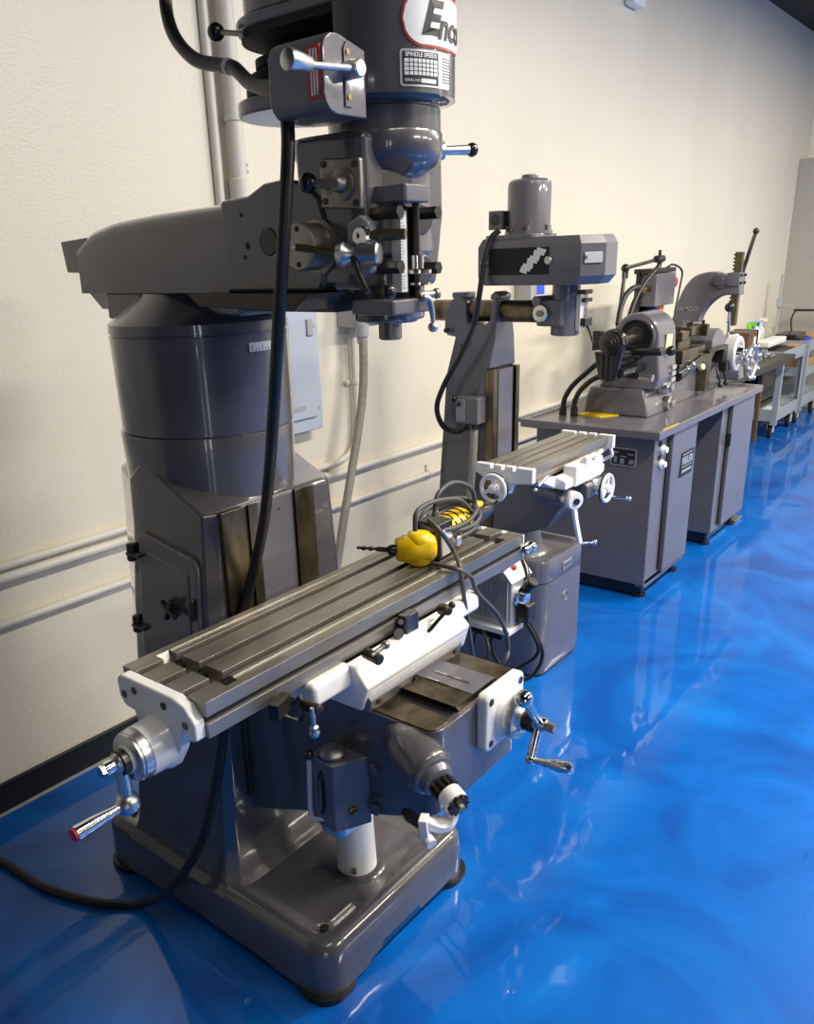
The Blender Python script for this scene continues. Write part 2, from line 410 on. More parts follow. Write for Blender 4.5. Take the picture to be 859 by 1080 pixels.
# turret
MB().lathe((X0, 1.565, 1.242), (0, 0, 1), [(0, .198), (.004, .2015), (.19, .203), (.213, .204), (.2145, .2015), (.217, .2015), (.2185, .204), (.238, .203), (.243, .198), (.288, .135), (.30, .125)], 72).build('turret', 'paint', mm)
sc = MB(); R0 = .2045
def cyp(cx, cy, r, a, z): return (cx-r*math.sin(a), cy-r*math.cos(a), z)
rows = [[cyp(X0, 1.565, r, a, z) for r, z in ((R0-.003, 1.418), (R0+.0012, 1.418), (R0+.0012, 1.437), (R0-.003, 1.437))] for a in [math.radians(10-2.2*k) for k in range(15)]]
sc.loft(rows); scale = sc.build('turret_scale', 'silver', mm)
b = MB()
for k in range(11):
    a = math.radians(8-2.6*k); h = .012 if k % 3 == 0 else .006
    b.loft([[cyp(X0, 1.565, r, a+da, z) for r, z in ((R0, 1.419), (R0+.0016, 1.419), (R0+.0016, 1.419+h), (R0, 1.419+h))] for da in (-.004, .004)])
b.build('tick', 'ink', scale)
# the saddle of the turret and the ram on it
b = MB()
b.box(1.19, 1.354, 1.33, 1.70, 1.495, 1.5435)
b.build('turret_saddle', 'paint', mm, bev=.006)
MB().prism([(1.175, 1.5435), (1.37, 1.5435), (1.34, 1.505), (1.205, 1.505)], 'y', 1.08, 1.84).build('ram_dovetail', 'paint', mm)
MB().box(1.155, 1.39, 1.60, 1.745, 1.487, 1.5435).build('ram_clamp', 'paint', mm, bev=.004)
MB().prism([(1.05, 1.5435), (1.38, 1.5435), (1.35, 1.52), (1.09, 1.513)], 'x', 1.10, 1.20).build('dovetail_cover', 'darksteel', mm, bev=.002)
b = MB(); b.cyl((1.158, 1.50, 1.50), (1.158, 1.50, 1.525), .016, seg=6); b.cyl((1.158, 1.50, 1.49), (1.158, 1.50, 1.50), .02); b.build('clamp_bolt', 'darksteel', mm)
def ramtop(y):
    t = max(0, (1.832-y)/.52); ks = [(0, .112), (.05, .128), (.12, .141), (.27, .153), (.52, .160), (.8, .164), (1.01, .166)]
    for (a, u), (b_, v) in zip(ks, ks[1:]):
        if t <= b_: return 1.5435+u+(v-u)*(t-a)/(b_-a)
    return 1.7095
rr_ = []
for k in range(19):
    y = 1.832-.52*k/18; top = ramtop(y); w = .1215
    prof = [(-w, 1.5435), (-w, top-.035), (-w*.97, top-.02), (-w*.85, top-.007), (-w*.6, top), (w*.6, top), (w*.85, top-.007), (w*.97, top-.02), (w, top-.035), (w, 1.5435)]
    rr_.append([(X0+a, y, z) for a, z in prof])
MB().loft(rr_).build('ram', 'paint', mm, ang=50)
MB().prism([(1.318, 1.5435), (1.318, 1.711), (1.24, 1.715), (1.195, 1.733), (1.14, 1.736), (1.095, 1.728), (1.058, 1.70), (1.04, 1.64), (1.058, 1.56), (1.068, 1.5435)], 'x', X0-.122, X0+.122).build('ram_head', 'paint', mm, bev=.008, seg=3)
MB().prism([(1.80, 1.665), (1.905, 1.66), (1.895, 1.59), (1.80, 1.588)], 'x', 1.158, 1.25).build('ram_tail', 'paint', mm, bev=.004)
MB().cyl((1.148, 1.19, 1.633), (1.158, 1.19, 1.633), .026, ch=.003).build('ram_plug', 'black', mm)
each('screw_hole', 'void', mm, [lambda q, y=y, z=z, r=r: q.cyl((1.149, y, z), (1.155, y, z), r) for y, z, r in ((1.258, 1.683, .004), (1.247, 1.628, .006), (1.257, 1.608, .004))])
# knuckle
MB().lathe((X0, 1.13, 1.632), (0, -1, 0), [(0, .112), (.045, .112), (.048, .109), (.06, .108), (.064, .100), (.16, .085)], 56).build('knuckle', 'paint', mm)
ds = MB().lathe((1.165, 1.072, 1.621), (-1, 0, 0), [(0, .048), (.014, .048), (.016, .0395), (.058, .039), (.060, .037)], 40).build('tilt_clamp', 'steel', mm)
b = MB().cyl((1.105, 1.072, 1.621), (1.090, 1.069, 1.621), .006, .004); b.build('grease_nipple', 'chrome', ds)
each('pin_hole', 'void', ds, [lambda q, z=z: q.cyl((1.1043, 1.072, z), (1.108, 1.072, z), .005) for z in (1.650, 1.592)])
def stad(y0, y1, r, n=24):
    pts = [(X0+r*math.cos(PI+PI*k/n), y0+r*math.sin(PI+PI*k/n)) for k in range(n+1)]
    return pts+[(X0+r*math.cos(PI*k/n), y1+r*math.sin(PI*k/n)) for k in range(n+1)]
# head body
YS = 1.005
hb = MB()
prof = [(1.115, 1.54), (1.115, 1.80), (.955, 1.80), (.955, 1.735), (.925, 1.70), (.955, 1.55)]
hb.prism([(1.115, 1.555), (1.12, 1.795), (.96, 1.795), (.958, 1.665), (.975, 1.545)], 'x', 1.157, X0+.115)
hb.build('head_body', 'paint', mm, bev=.012, seg=3)
MB().loft([[(x, y, z) for x, y in stad(YS, y1, r)] for r, z, y1 in ((.056, 1.726, 1.03), (.066, 1.731, 1.04), (.086, 1.744, 1.06), (.098, 1.758, 1.08), (.102, 1.772, 1.09), (.102, 1.796, 1.09), (.100, 1.799, 1.09))]).build('back_gear_case', 'paint', mm)
MB().prism([(1.16, .975), (1.232, .948), (1.312, .948), (1.384, .975), (1.384, 1.05), (1.16, 1.05)], 'z', 1.60, 1.745).build('head_web', 'paint', mm, bev=.01, seg=3)
MB().lathe((X0, YS, 1.797), (0, 0, 1), [(-.004, .094), (0, .099), (.036, .099), (.039, .096), (.042, .096), (.045, .110), (.056, .122)], 64).build('speed_ring', 'paint', mm)
# quill housing
MB().lathe((X0, YS, 1.484), (0, 0, 1), [(0, .05), (.004, .055), (.01, .058), (.25, .058)], 48).build('quill_housing', 'paint', mm)
b = MB().prism(rrect(1.205, 1.345, .955, 1.06, .045), 'z', 1.487, 1.60); b.build('quill_bracket', 'paint', mm, bev=.006)
b = MB().lathe((X0, YS, 1.452), (0, 0, 1), [(0, .019), (.003, .022), (.034, .022)], 32); b.build('spindle_nose', 'steel', mm)
for xa, xb, z0, z1 in ((1.182, 1.256, 1.684, 1.712), (1.142, 1.258, 1.506, 1.530)):
    b = MB().prism(rrect(xa, xb, .895, .99, .008), 'z', z0, z1); b.build('quill_clamp', 'paint2', mm, bev=.003)
b = MB(); b.cyl((1.245, .8945, 1.519), (1.245, .899, 1.519), .004); b.build('clamp_screw', 'void', mm)
MB().box(1.194, 1.211, .915, .935, 1.541, 1.671).build('depth_scale', 'silver', mm)
b = MB()
for k in range(24):
    z = 1.547+k*.005; b.box(1.1945, 1.201 if k % 4 else 1.205, .9146, .9152, z, z+.0009)
b.build('scale_mark', 'ink', mm)
b = MB(); b.cyl((1.245, .92, 1.53), (1.245, .92, 1.69), .0065); b.build('depth_screw', 'darksteel', mm)
b = MB()
b.cyl((1.245, .92, 1.572), (1.245, .92, 1.600), .013); b.cyl((1.247, .918, 1.5685), (1.247, .918, 1.578), .024, ch=.002); b.cyl((1.247, .918, 1.551), (1.247, .918, 1.555), .022)
b.build('depth_stop', 'chrome', mm)
b = MB().box(1.226, 1.236, .93, .955, 1.53, 1.68).box(1.255, 1.262, .93, .95, 1.53, 1.68); b.build('stop_slot', 'darksteel', mm)
for (x, z, L) in ((1.176, 1.668, .07), (1.175, 1.582, .06), (1.285, 1.669, .075), (1.285, 1.578, .075)):
    MB().cyl((x, .90, z), (x, .90+L, z), .0115, seg=6, ch=.001).build('clamp_stud', 'darksteel', mm)
for z in (1.66, 1.575):
    MB().lathe((1.30, .955, z), (-.3, -.9, 0), [(-.03, .03), (0, .03), (.01, .024)], 24).build('casting_boss', 'paint', mm)
# feed control on the near side of the quill housing
MB().prism([(.945, 1.575), (.945, 1.655), (.965, 1.668), (.995, 1.655), (.995, 1.575), (.97, 1.565)], 'x', 1.145, 1.17).build('feed_bracket', 'lightpaint', mm, bev=.006)
b = MB().lathe((1.146, .958, 1.632), (-1, 0, 0), [(0, .018), (.007, .018), (.010, .015)], 24); b.build('feed_knob', 'chrome', mm)
b = MB().cyl((1.140, .965, 1.634), (1.175, .89, 1.634), .007).cyl((1.152, .94, 1.634), (1.175, .89, 1.634), .009, seg=8); b.build('feed_pin', 'brass', mm)
b = MB().lathe((1.128, .985, 1.605), (.35, -.9, 0), [(-.012, .018), (.0, .022), (.012, .013), (.026, .013), (.028, .019), (.06, .019), (.063, .016)], 24); b.build('feed_clutch', 'alu', mm)
b = MB().cyl((1.097, 1.068, 1.620), (1.122, .99, 1.609), .006); b.build('clutch_rod', 'brass', mm)
lv = MB().tube([(1.128, .965, 1.60), (1.115, .94, 1.565), (1.105, .918, 1.545)], [.007, .006, .005]).build('feed_lever', 'darksteel', mm)
MB().ball(at(410, 308, 'x', 1.10), .0125).build('lever_ball', 'black', lv)
hl = MB().tube([at(447, 314, 'y', .885), at(453, 316, 'y', .88), at(456, 330, 'y', .88), at(457, 339, 'y', .88)], [.006, .005, .0045]).build('feed_handle', 'alu', mm)
MB().ball(at(457, 345, 'y', .88), .009).build('handle_ball', 'alu', hl)
b = MB().lathe(at(447, 312, 'y', .895), (.9, -.4, .1), [(-.01, .009), (0, .010), (.01, .007), (.022, .006), (.024, .009), (.03, .009)], 16); b.build('trip_knob', 'steel', mm)
# gear selector face plate
fp = MB().prism([(.962, 1.675), (.962, 1.754), (1.052, 1.760), (1.052, 1.682)], 'x', 1.148, 1.16).build('selector_plate', 'steel', mm, bev=.004)
each('plate_screw', 'black', fp, [lambda q, y=y, z=z: q.cyl((1.1455, y, z), (1.15, y, z), .0055) for y, z in ((.972, 1.686), (.972, 1.745), (1.042, 1.750), (1.042, 1.692))])
b = MB().lathe((1.15, 1.0, 1.716), (-1, 0, 0), [(0, .026), (.006, .025), (.008, .014), (.022, .012), (.024, .010)], 28); b.build('selector_hub', 'steel', fp)
b = MB(); d = (at(352, 193, 'x', 1.135)-at(335, 193, 'x', 1.135)); a0 = V((1.132, 1.0, 1.716))
e1 = at(325, 193, 'x', 1.12)
sh = MB().cyl(a0, e1, .008, .0065).build('selector_handle', 'steel', fp)
MB().ball(e1, .0165).build('handle_ball', 'black', mm)
# clamp handle on the far side
a0 = at(464, 159, 'y', .985); e1 = at(498, 158, 'y', .955)
sh = MB().cyl(a0-(e1-a0)*.12, a0+(e1-a0)*.08, .016).cyl(a0, e1, .0075, .009).build('gear_handle', 'alu', mm)
MB().ball(e1, .0125).build('handle_ball', 'black', mm)
# belt housing
HZ = 1.846
b = MB()
R1 = .124
front = [(X0-R1*math.sin(a), YS-R1*math.cos(a)) for a in [math.radians(-90+180*k/40) for k in range(41)]]
front = front+[(X0-R1, 1.0), (X0-R1+.03, 1.03), (X0+R1-.03, 1.03), (X0+R1, 1.0)]
b.prism(front, 'z', HZ, 2.14)
bh = b.build('belt_housing', 'paint', mm, bev=.008, seg=3)
MB().prism(stad(YS+.01, 1.195, R1-.002), 'z', HZ+.002, HZ+.028).build('housing_floor', 'paint2', mm, bev=.005)
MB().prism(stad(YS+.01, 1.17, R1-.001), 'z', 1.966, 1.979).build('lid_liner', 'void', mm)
MB().prism(stad(YS+.01, 1.175, R1+.004), 'z', 1.978, 1.998).prism(stad(YS+.01, 1.165, R1-.005), 'z', 1.998, 2.10).build('housing_lid', 'paint2', mm, bev=.006)
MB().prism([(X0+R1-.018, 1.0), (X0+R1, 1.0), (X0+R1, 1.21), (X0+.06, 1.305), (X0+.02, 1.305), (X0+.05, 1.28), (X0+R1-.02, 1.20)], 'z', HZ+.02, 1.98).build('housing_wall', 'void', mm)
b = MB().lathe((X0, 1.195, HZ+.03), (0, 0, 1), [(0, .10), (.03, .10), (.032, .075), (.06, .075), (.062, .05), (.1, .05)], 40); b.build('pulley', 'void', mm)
b = MB()
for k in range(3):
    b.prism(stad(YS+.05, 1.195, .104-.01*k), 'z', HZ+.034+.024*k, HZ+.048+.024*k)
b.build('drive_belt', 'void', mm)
b = MB().lathe((X0, 1.24, 2.10), (0, 0, 1), [(0, .10), (.18, .10), (.2, .09)], 40); b.build('motor', 'paint', mm)
s_ = MB().cyl(at(258, 36, 'x', 1.15), at(234, 34, 'x', 1.15), .0045).build('tension_lever', 'steel', mm)
MB().ball(at(228, 34, 'x', 1.15), .0155).build('lever_ball', 'black', mm)
# name plate and speed plate on the curved front
def cmap(ang, z, r=R1, c=(X0, YS)):
    return lambda u, v, w: (c[0]-(r+w)*math.sin(ang-u/r), c[1]-(r+w)*math.cos(ang-u/r), z+v)
def cplate(name, m, ang, z, w, h, rad, t0, t1, parent, n=24):
    f = cmap(ang, z); pts = rrect(-w/2, w/2, -h/2, h/2, rad, 8, n)
    lay = [[f(x, y, t0) for x, y in pts], [f(x, y, t1) for x, y in pts]]
    b = MB(); A = b.ring(lay[0]); B = b.ring(lay[1]); nn = len(pts)
    for i in range(nn): b.face([A[i], A[(i+1) % nn], B[(i+1) % nn], B[i]])
    nx, ny = 28, 6   # curved front: strips between the left and right halves of the outline
    cols = 40
    def yy(x):
        ax = abs(x)-(w/2-rad); return h/2 if ax <= 0 else h/2-rad+math.sqrt(max(0, rad*rad-ax*ax))
    prev = None
    for k in range(cols+1):
        x = -w/2+w*k/cols; y = yy(x)
        cur = (b.bm.verts.new(f(x, -y, t1)), b.bm.verts.new(f(x, y, t1)))
        if prev: b.face([prev[0], cur[0], cur[1], prev[1]])
        prev = cur
    return b.build(name, m, parent, ang=60)
PA = math.radians(-2)
np_ = cplate('name_plate', 'red', PA, 1.948, .172, .076, .038, -.002, .0012, mm)
cplate('plate_face', 'wht', PA, 1.948, .165, .069, .0345, 0, .0018, np_)
nm = cmap(PA, 1.948)
text('lettering', 'E', 'ink', np_, .066, lambda u, v, w: nm(u-.035, v+.001, .0026+w), shear=.32, bold=.0022, sx=1.05)
text('lettering', 'nco', 'ink', np_, .052, lambda u, v, w: nm(u+.020, v-.007, .0026+w), shear=.32, bold=.0014, sx=1.0)
SA = math.radians(15); sz = 1.880
sp = cplate('speed_plate', 'silver', SA, sz, .104, .052, .004, -.002, .0010, mm)
cplate('table_frame', 'ink', SA+math.radians(6.5), sz, .068, .046, .002, 0, .0015, sp)
cplate('table_grid', 'wht', SA+math.radians(6.5), sz+.0015, .062, .023, .001, 0, .0019, sp)
g = MB(); f = cmap(SA+math.radians(6.5), sz+.0015)
for k in range(1, 8): g.loft([[f(-.03+.06*k/8+d, y, w) for d, w in ((-.0006, .0018), (.0006, .0018), (.0006, .0022), (-.0006, .0022))] for y in (-.0115, .0115)])
for k in range(1, 4):
    g.loft([[f(x, -.0115+.023*k/4+d, w) for d, w in ((-.0005, .0018), (.0005, .0018), (.0005, .0022), (-.0005, .0022))] for x in [-.03+.06*q/12 for q in range(13)]])
g.build('grid_line', 'ink', sp)
text('lettering', 'SPINDLE SPEEDS', 'wht', sp, .0082, (lambda f: lambda u, v, w: f(u, v+.0182, .0018+w))(cmap(SA+math.radians(6.5), sz)), bold=.0002, thick=.0003)
text('lettering', 'SERIAL NO.', 'wht', sp, .0055, (lambda f: lambda u, v, w: f(u-.017, v-.0175, .0018+w))(cmap(SA+math.radians(6.5), sz)), thick=.0003)
cplate('serial_field', 'wht', SA+math.radians(.5), sz-.0175, .030, .006, .001, 0, .0019, sp)
g = MB(); f = cmap(SA-math.radians(20), sz)
for r in range(9):
    for c_ in range(3):
        y = .0175-.0042*r; x = -.012+.0085*c_
        g.loft([[f(x+q, y+d, w) for d, w in ((-.0007, .001), (.0007, .001), (.0007, .0014), (-.0007, .0014))] for q in (0, .003, .0062)])
g.build('small_print', 'ink', sp)
# drum switch box with its lever
sb = MB().prism([(.945, 1.826), (.945, 1.905), (.965, 1.925), (1.02, 1.928), (1.05, 1.915), (1.06, 1.885), (1.06, 1.85), (1.04, 1.828)], 'x', 1.062, 1.152)
sb = MB().prism([(1.152, 1.808), (1.152, 1.903), (1.09, 1.918), (1.073, 1.917), (1.060, 1.909), (1.053, 1.895), (1.052, 1.835), (1.056, 1.822), (1.066, 1.812), (1.08, 1.808)], 'y', .945, 1.062).build('switch_box', 'paint2', mm, bev=.0025, seg=2)
b = MB().box(1.0508, 1.056, .950, .976, 1.828, 1.900); b.build('warning_label', 'red', sb, label='red warning label')
b = MB()
for k in range(3): b.box(1.0500, 1.0512, .951+.006*k+.004, .951+.006*k+.0065, 1.833, 1.895)
b.build('label_print', 'wht', sb)
hx, hz = 1.106, 1.870
k1 = MB().prism([(hx-.008, hz-.05), (hx+.008, hz-.05), (hx+.008, hz+.03), (hx, hz+.04), (hx-.008, hz+.03)], 'y', .942, .946).build('switch_plate', 'paint2', sb, bev=.001)
kb = MB().lathe((hx, .946, hz), (0, -1, 0), [(0, .014), (.028, .0135), (.031, .011)], 28).build('switch_hub', 'alu', sb)
g0 = V((hx, .926, hz)); g1 = at(326, 68, 'y', .926); g2 = at(303, 62, 'y', .926)
b = MB().cyl(g0, g1, .005); dd = (g2-g1); b.lathe(g1, dd, [(-.004, .008), (0, .011), (dd.length*.85, .0155), (dd.length, .014), (dd.length+.004, .008)], 24)
b.build('switch_lever', 'alu', sb)
each('screw', 'brass', sb, [lambda q, z=z: q.cyl((hx, .94, z), (hx, .944, z), .004) for z in (hz-.036, hz+.025)])

# cords of the machine
b = MB().tube([at(303, 122, 'x', 1.085), at(304, 160, 'x', 1.075), at(300, 240, 'x', 1.06), at(294, 340, 'x', 1.06), at(289, 430, 'x', 1.07), at(284, 500, 'x', 1.10), at(277, 560, 'x', 1.13), at(262, 625, 'y', 1.33), at(248, 690, 'y', 1.32), at(238, 750, 'y', 1.30), at(230, 815, 'x', 1.0), at(213, 885, 'x', .955), at(182, 935, 'x', .91)
   , at(150, 953, 'z', .022), at(100, 951, 'z', .014), at(45, 935, 'z', .012), at(5, 911, 'z', .012), at(-60, 880, 'z', .012), at(-150, 850, 'z', .012)], .0118, 8, 12)
b.build('power_cord', 'rubber', mm)
b = MB().tube([at(176, -40, 'x', 1.20), at(175, 5, 'x', 1.20), at(184, 38, 'x', 1.18), at(205, 62, 'x', 1.16), at(232, 69, 'x', 1.15), at(247, 72, 'x', 1.14), at(262, 86, 'x', 1.12), at(277, 92, 'x', 1.10), at(291, 92, 'x', 1.085)], .0125, 8, 12)
b.build('motor_cord', 'rubber', mm)
MB().cyl(at(240, 69.5, 'x', 1.146), at(244, 71, 'x', 1.143), .0132).build('cable_tie', 'box', mm)

# ---- knee, saddle, table
KX0, KX1, KY0 = 1.113, 1.437, .80
kn = MB()
def kring(z, ins=0, yf=KY0):
    return None
kp = [(KY0, .555), (KY0, .735), (1.385, .735), (1.385, .30), (1.25, .36)]
kpts = rrect(KX0, KX1, KY0, 1.39, .035, 6, 8)
def zb(y): return .545-(y-KY0)*.40
kn.loft([[(x, y, zb(y)) for x, y in kpts], [(x, y, .70) for x, y in kpts], [(x, y, .735) for x, y in kpts]])
knee = kn.build('knee', 'paint', mm, bev=.003)
# ways on top of the knee
for x0, x1 in ((KX0+.004, 1.182), (1.368, KX1-.004)):
    MB().prism(rrect(x0, x1, KY0+.006, 1.36, .02), 'z', .733, .739).build('knee_way', 'way', knee, bev=.001)
MB().prism([(1.215, .735), (1.34, .735), (1.352, .752), (1.203, .752)], 'y', KY0+.012, 1.36).build('dovetail', 'way', knee)
MB().box(1.265, 1.352, KY0+.012, 1.36, .7525, .7532).build('dovetail_cover', 'paint2', knee)
MB().box(1.183, 1.202, KY0+.016, 1.36, .735, .7365).build('slot', 'void', knee)
b = MB().box(1.264, 1.267, KY0+.07, .93, .7526, .756).box(1.298, 1.301, KY0+.04, .93, .7526, .756); b.build('scribed_edge', 'chrome', knee)
# pedestal of the knee screw
pd = MB().lathe((X0, 1.165, .136), (0, 0, 1), [(0, .054), (.004, .0515), (.30, .042)], 40).build('screw_pedestal', 'white', mm)
MB().lathe((X0, 1.165, .134), (0, 0, 1), [(0, .075), (.004, .072), (.010, .056)], 40).build('pedestal_flange', 'paint', mm)
b = MB().cyl((1.228, 1.135, .155), (1.228, 1.135, .170), .007, seg=6); b.build('pedestal_bolt', 'steel', mm)
# cross feed
cp = MB().prism([(1.262, .632), (1.262, .748), (1.272, .757), (1.405, .757), (1.415, .748), (1.415, .632), (1.406, .622), (1.271, .622)], 'y', .776, KY0+.002).build('feed_plate', 'white', mm, bev=.006, seg=3)
each('bolt_hole', 'black', cp, [lambda q, x=x, z=z: q.cyl((x, .7745, z), (x, .78, z), .008) for x, z in ((1.280, .738), (1.398, .738), (1.280, .64), (1.398, .64))])
ax = 1.345; az_ = .684
MB().lathe((ax, .777, az_), (0, -1, 0), [(0, .054), (.010, .05), (.014, .046)], 40).build('dial_housing', 'white', cp)
MB().lathe((ax, .763, az_), (0, -1, 0), [(0, .047), (.006, .049), (.022, .047), (.024, .040), (.034, .03)], 40).build('feed_dial', 'alu', cp)
b = MB().lathe((ax, .735, az_), (0, -1, 0), [(0, .024), (.022, .024), (.024, .02)], 28); b.build('dial_nut', 'darksteel', cp)
hub = V((ax, .70, az_)); top = at(553, 737, 'y', .70); low = at(560, 801, 'y', .70)
b = MB().cyl((ax, .715, az_), (ax, .683, az_), .0155).cyl(hub, top, .011, .009).ball(top, .0185).cyl(hub, low, .011, .010).ball(low, .0125)
ck = b.build('feed_crank', 'chrome', mm)
b = MB().cyl((ax, .683, az_), (ax, .664, az_), .011, seg=6); b.build('crank_nut', 'steel', ck)
he = low+V((0.0, -.115, 0.0))
he = at(604, 811, 'x', low.x)
dv = he-low
MB().lathe(low, dv, [(0, .007), (.02, .007), (.03, .0085), (dv.length*.7, .0135), (dv.length*.93, .012), (dv.length, .006)], 24).build('crank_handle', 'chrome', ck)
# knee elevating crank, out of the near front corner
bo = at(455, 815, 'x', 1.085); bd = V((-.32, -.90, -.22)).normalized()
MB().lathe(bo, bd, [(-.15, .004), (-.135, .024), (-.11, .038), (-.08, .046), (-.04, .050), (-.012, .049), (0, .048), (.004, .045)], 44).build('crank_boss', 'paint', knee)
MB().lathe(bo+bd*.003, bd, [(0, .044), (.008, .044), (.010, .036), (.024, .032), (.028, .026)], 40).build('crank_bearing', 'paint2', knee)
def toothed(mb, p, d, r, L, n=12):
    a, b_ = frame(d)
    pts = []
    for k in range(n*4):
        rr2 = r if (k % 4) in (0, 1) else r*.8
        an = 2*PI*k/(n*4); pts.append(a*rr2*math.cos(an)+b_*rr2*math.sin(an))
    return mb.loft([[V(p)+q for q in pts], [V(p)+d*L+q for q in pts]])
toothed(MB(), bo+bd*.034, bd, .026, .022).build('crank_clutch', 'darksteel', knee)
ch = bo+bd*.06
MB().cyl(bo+bd*.05, bo+bd*.09, .012).build('crank_shaft', 'steel', knee)
up = V((0, 0, 1)); side = bd.cross(up).normalized(); upv = side.cross(bd).normalized()
if upv.z < 0: upv = -upv
c2 = at(478, 842, 'y', (bo+bd*.075).y)
hubc = bo+bd*.072
arm = MB()
arm.lathe(hubc-bd*.014, bd, [(0, .024), (.026, .024), (.028, .021)], 32)
e2 = at(450, 884, 'y', hubc.y+.01); m1 = at(478, 868, 'y', hubc.y); m2 = at(462, 872, 'y', hubc.y)
def ribbon(mb, pts, w, th, wd):
    P = smooth_path(pts, 6); rg = []
    for i, p in enumerate(P):
        t = (P[min(i+1, len(P)-1)]-P[max(i-1, 0)]).normalized(); q = wd.cross(t).normalized()
        rg.append([p+wd*(w/2)+q*(th/2), p-wd*(w/2)+q*(th/2), p-wd*(w/2)-q*(th/2), p+wd*(w/2)-q*(th/2)])
    return mb.loft(rg)
ribbon(arm, [hubc-upv*.005, at(477, 858, 'y', hubc.y), at(472, 868, 'y', hubc.y), at(462, 871, 'y', hubc.y+.005), at(452, 868, 'y', hubc.y+.01), at(447, 866, 'y', hubc.y+.015)], .026, .014, bd)
ribbon(arm, [at(447, 862, 'y', hubc.y+.015), at(448, 873, 'y', hubc.y+.012), at(450, 884, 'y', hubc.y+.01)], .026, .016, V((-.9, -.4, 0)).normalized())
arm.lathe(at(451, 885, 'y', hubc.y+.005)+bd*.014, -bd, [(0, .011), (.03, .011)], 20)
kc = arm.build('knee_crank', 'white', mm, bev=.003)
toothed(MB(), hubc+bd*.014, bd, .023, .008, 10).build('clutch_face', 'darksteel', kc)
MB().cyl(hubc+bd*.02, hubc+bd*.03, .008, seg=6).build('hub_nut', 'steel', kc)
g1 = at(446, 872, 'y', hubc.y+.03); g2 = at(427, 856, 'y', hubc.y+.12); dv = g2-g1
MB().lathe(g1, dv, [(0, .007), (.02, .009), (dv.length*.6, .013), (dv.length*.9, .011), (dv.length, .005)], 20).build('crank_grip', 'black', kc)
# oil pump on the near side of the knee
pu = MB().prism([(1.118, .98), (1.118, 1.075), (1.042, 1.082), (1.034, 1.03), (1.06, .985)], 'z', .462, .612)
pu = MB().prism([(1.045, 1.078), (1.04, 1.008), (1.116, .97), (1.116, 1.08)], 'z', .455, .622).build('oil_pump', 'paint2', mm, bev=.004)
MB().lathe((1.072, 1.035, .621), (0, 0, 1), [(0, .024), (.008, .029), (.012, .029), (.014, .027), (.022, .018), (.024, .006)], 36).build('filler_cap', 'steel', pu)
b = MB().prism(rrect(.0-.010, .010, .49, .60, .0095), 'y', 0, .004)
gl = MB(); qx = [(1.044, 1.060), (1.0405, 1.024)]
gl.loft([[V((1.0432-w, 0, 0))+V((-.0008*s_ , 1.043+.010*s_*c_, .545+.055*t_)) for s_, c_, t_ in [(1, math.cos(a), math.sin(a)) for a in [2*PI*k/20 for k in range(20)]]] for w in (-.004, .003)])
gl.build('sight_glass', 'black', pu)
b = MB().cyl((1.037, 1.043, .505), (1.037, 1.043, .58), .0035); b.build('oil_level', 'brass', pu)
lvp = MB().tube([at(326, 800, 'x', 1.04), at(327, 830, 'x', 1.04), at(328, 858, 'x', 1.04), at(332, 863, 'x', 1.04), at(346, 864, 'x', 1.05)], .0055).build('pump_lever', 'panel', pu)
MB().ball(at(326, 796, 'x', 1.04), .0115).build('lever_ball', 'black', lvp)
b = MB().lathe((1.078, .99, .50), (-.4, -.9, 0), [(-.01, .011), (.004, .011), (.006, .008), (.016, .008)], 6); b.build('fitting', 'brass', pu)
each('mounting_lug', 'paint2', pu, [lambda q, z=z: q.lathe((1.116, .955, z), (-1, 0, 0), [(0, .014), (.01, .014), (.012, .01)], 20) for z in (.60, .50)])
b = MB().prism(rrect(1.048, 1.11, 1.0, 1.07, .02), 'z', .435, .456); b.build('pump_bottom', 'alu', pu, bev=.004)
# saddle
sd = MB().prism([(.965, .742), (.945, .80), (.985, .838), (1.30, .838), (1.33, .742)], 'x', 1.09, 1.462)
sd.prism([(.962, .742), (.948, .79), (.99, .80), (1.02, .742)], 'x', 1.10, 1.462)
sdl = sd.build('saddle', 'white', mm, bev=.006, seg=3)
MB().prism([(.985, .79), (.99, .838), (1.29, .838), (1.29, .79)], 'x', .985, 1.57).build('saddle_wing', 'white', sdl, bev=.012, seg=3)
MB().prism([(.955, .736), (.945, .766), (.958, .778), (.975, .778), (.975, .736)], 'x', 1.10, 1.43).build('way_wiper', 'paint2', sdl, bev=.003)
each('wiper_screw', 'black', sdl, [lambda q, x=x: q.cyl((x, .944, .756), (x, .95, .756), .006) for x in (1.125, 1.25, 1.40)])
lk = MB().lathe(at(329, 746, 'y', .95), (0, -1, .0), [(-.02, .011), (.02, .011), (.022, .008)], 20).build('table_lock', 'darksteel', mm)
e1 = at(329, 747, 'y', .925); e2 = at(332, 773, 'y', .925)
MB().tube([e1, e1*.5+e2*.5, e2], [.004, .005, .009]).ball(e2, .010).build('lock_handle', 'alu', lk)
lk = MB().lathe(at(393, 692, 'y', .945), (-.2, -1, .0), [(-.02, .0115), (.022, .0115), (.024, .009)], 20).build('saddle_lock', 'darksteel', mm)
e1 = at(393, 691, 'y', .925); e2 = at(407, 680, 'y', .92)
MB().tube([e1, e1*.5+e2*.5, e2], [.004, .005, .006]).ball(e2, .009).build('lock_handle', 'steel', lk)
lk = MB().box(1.272, 1.318, .985, 1.010, .818, .878).build('limit_switch', 'black', mm, bev=.003)
b = MB().cyl(at(423, 656, 'y', .983), at(423, 656, 'y', .99), .006).cyl(at(421, 668, 'y', .985), at(421, 668, 'y', 1.0), .011); b.build('switch_roller', 'alu', lk)
MB().tube([at(436, 669, 'y', .99), at(450, 667, 'y', .975), at(460, 657, 'y', .965), at(468, 648, 'y', .955)], .0045).build('switch_cable', 'black', lk)
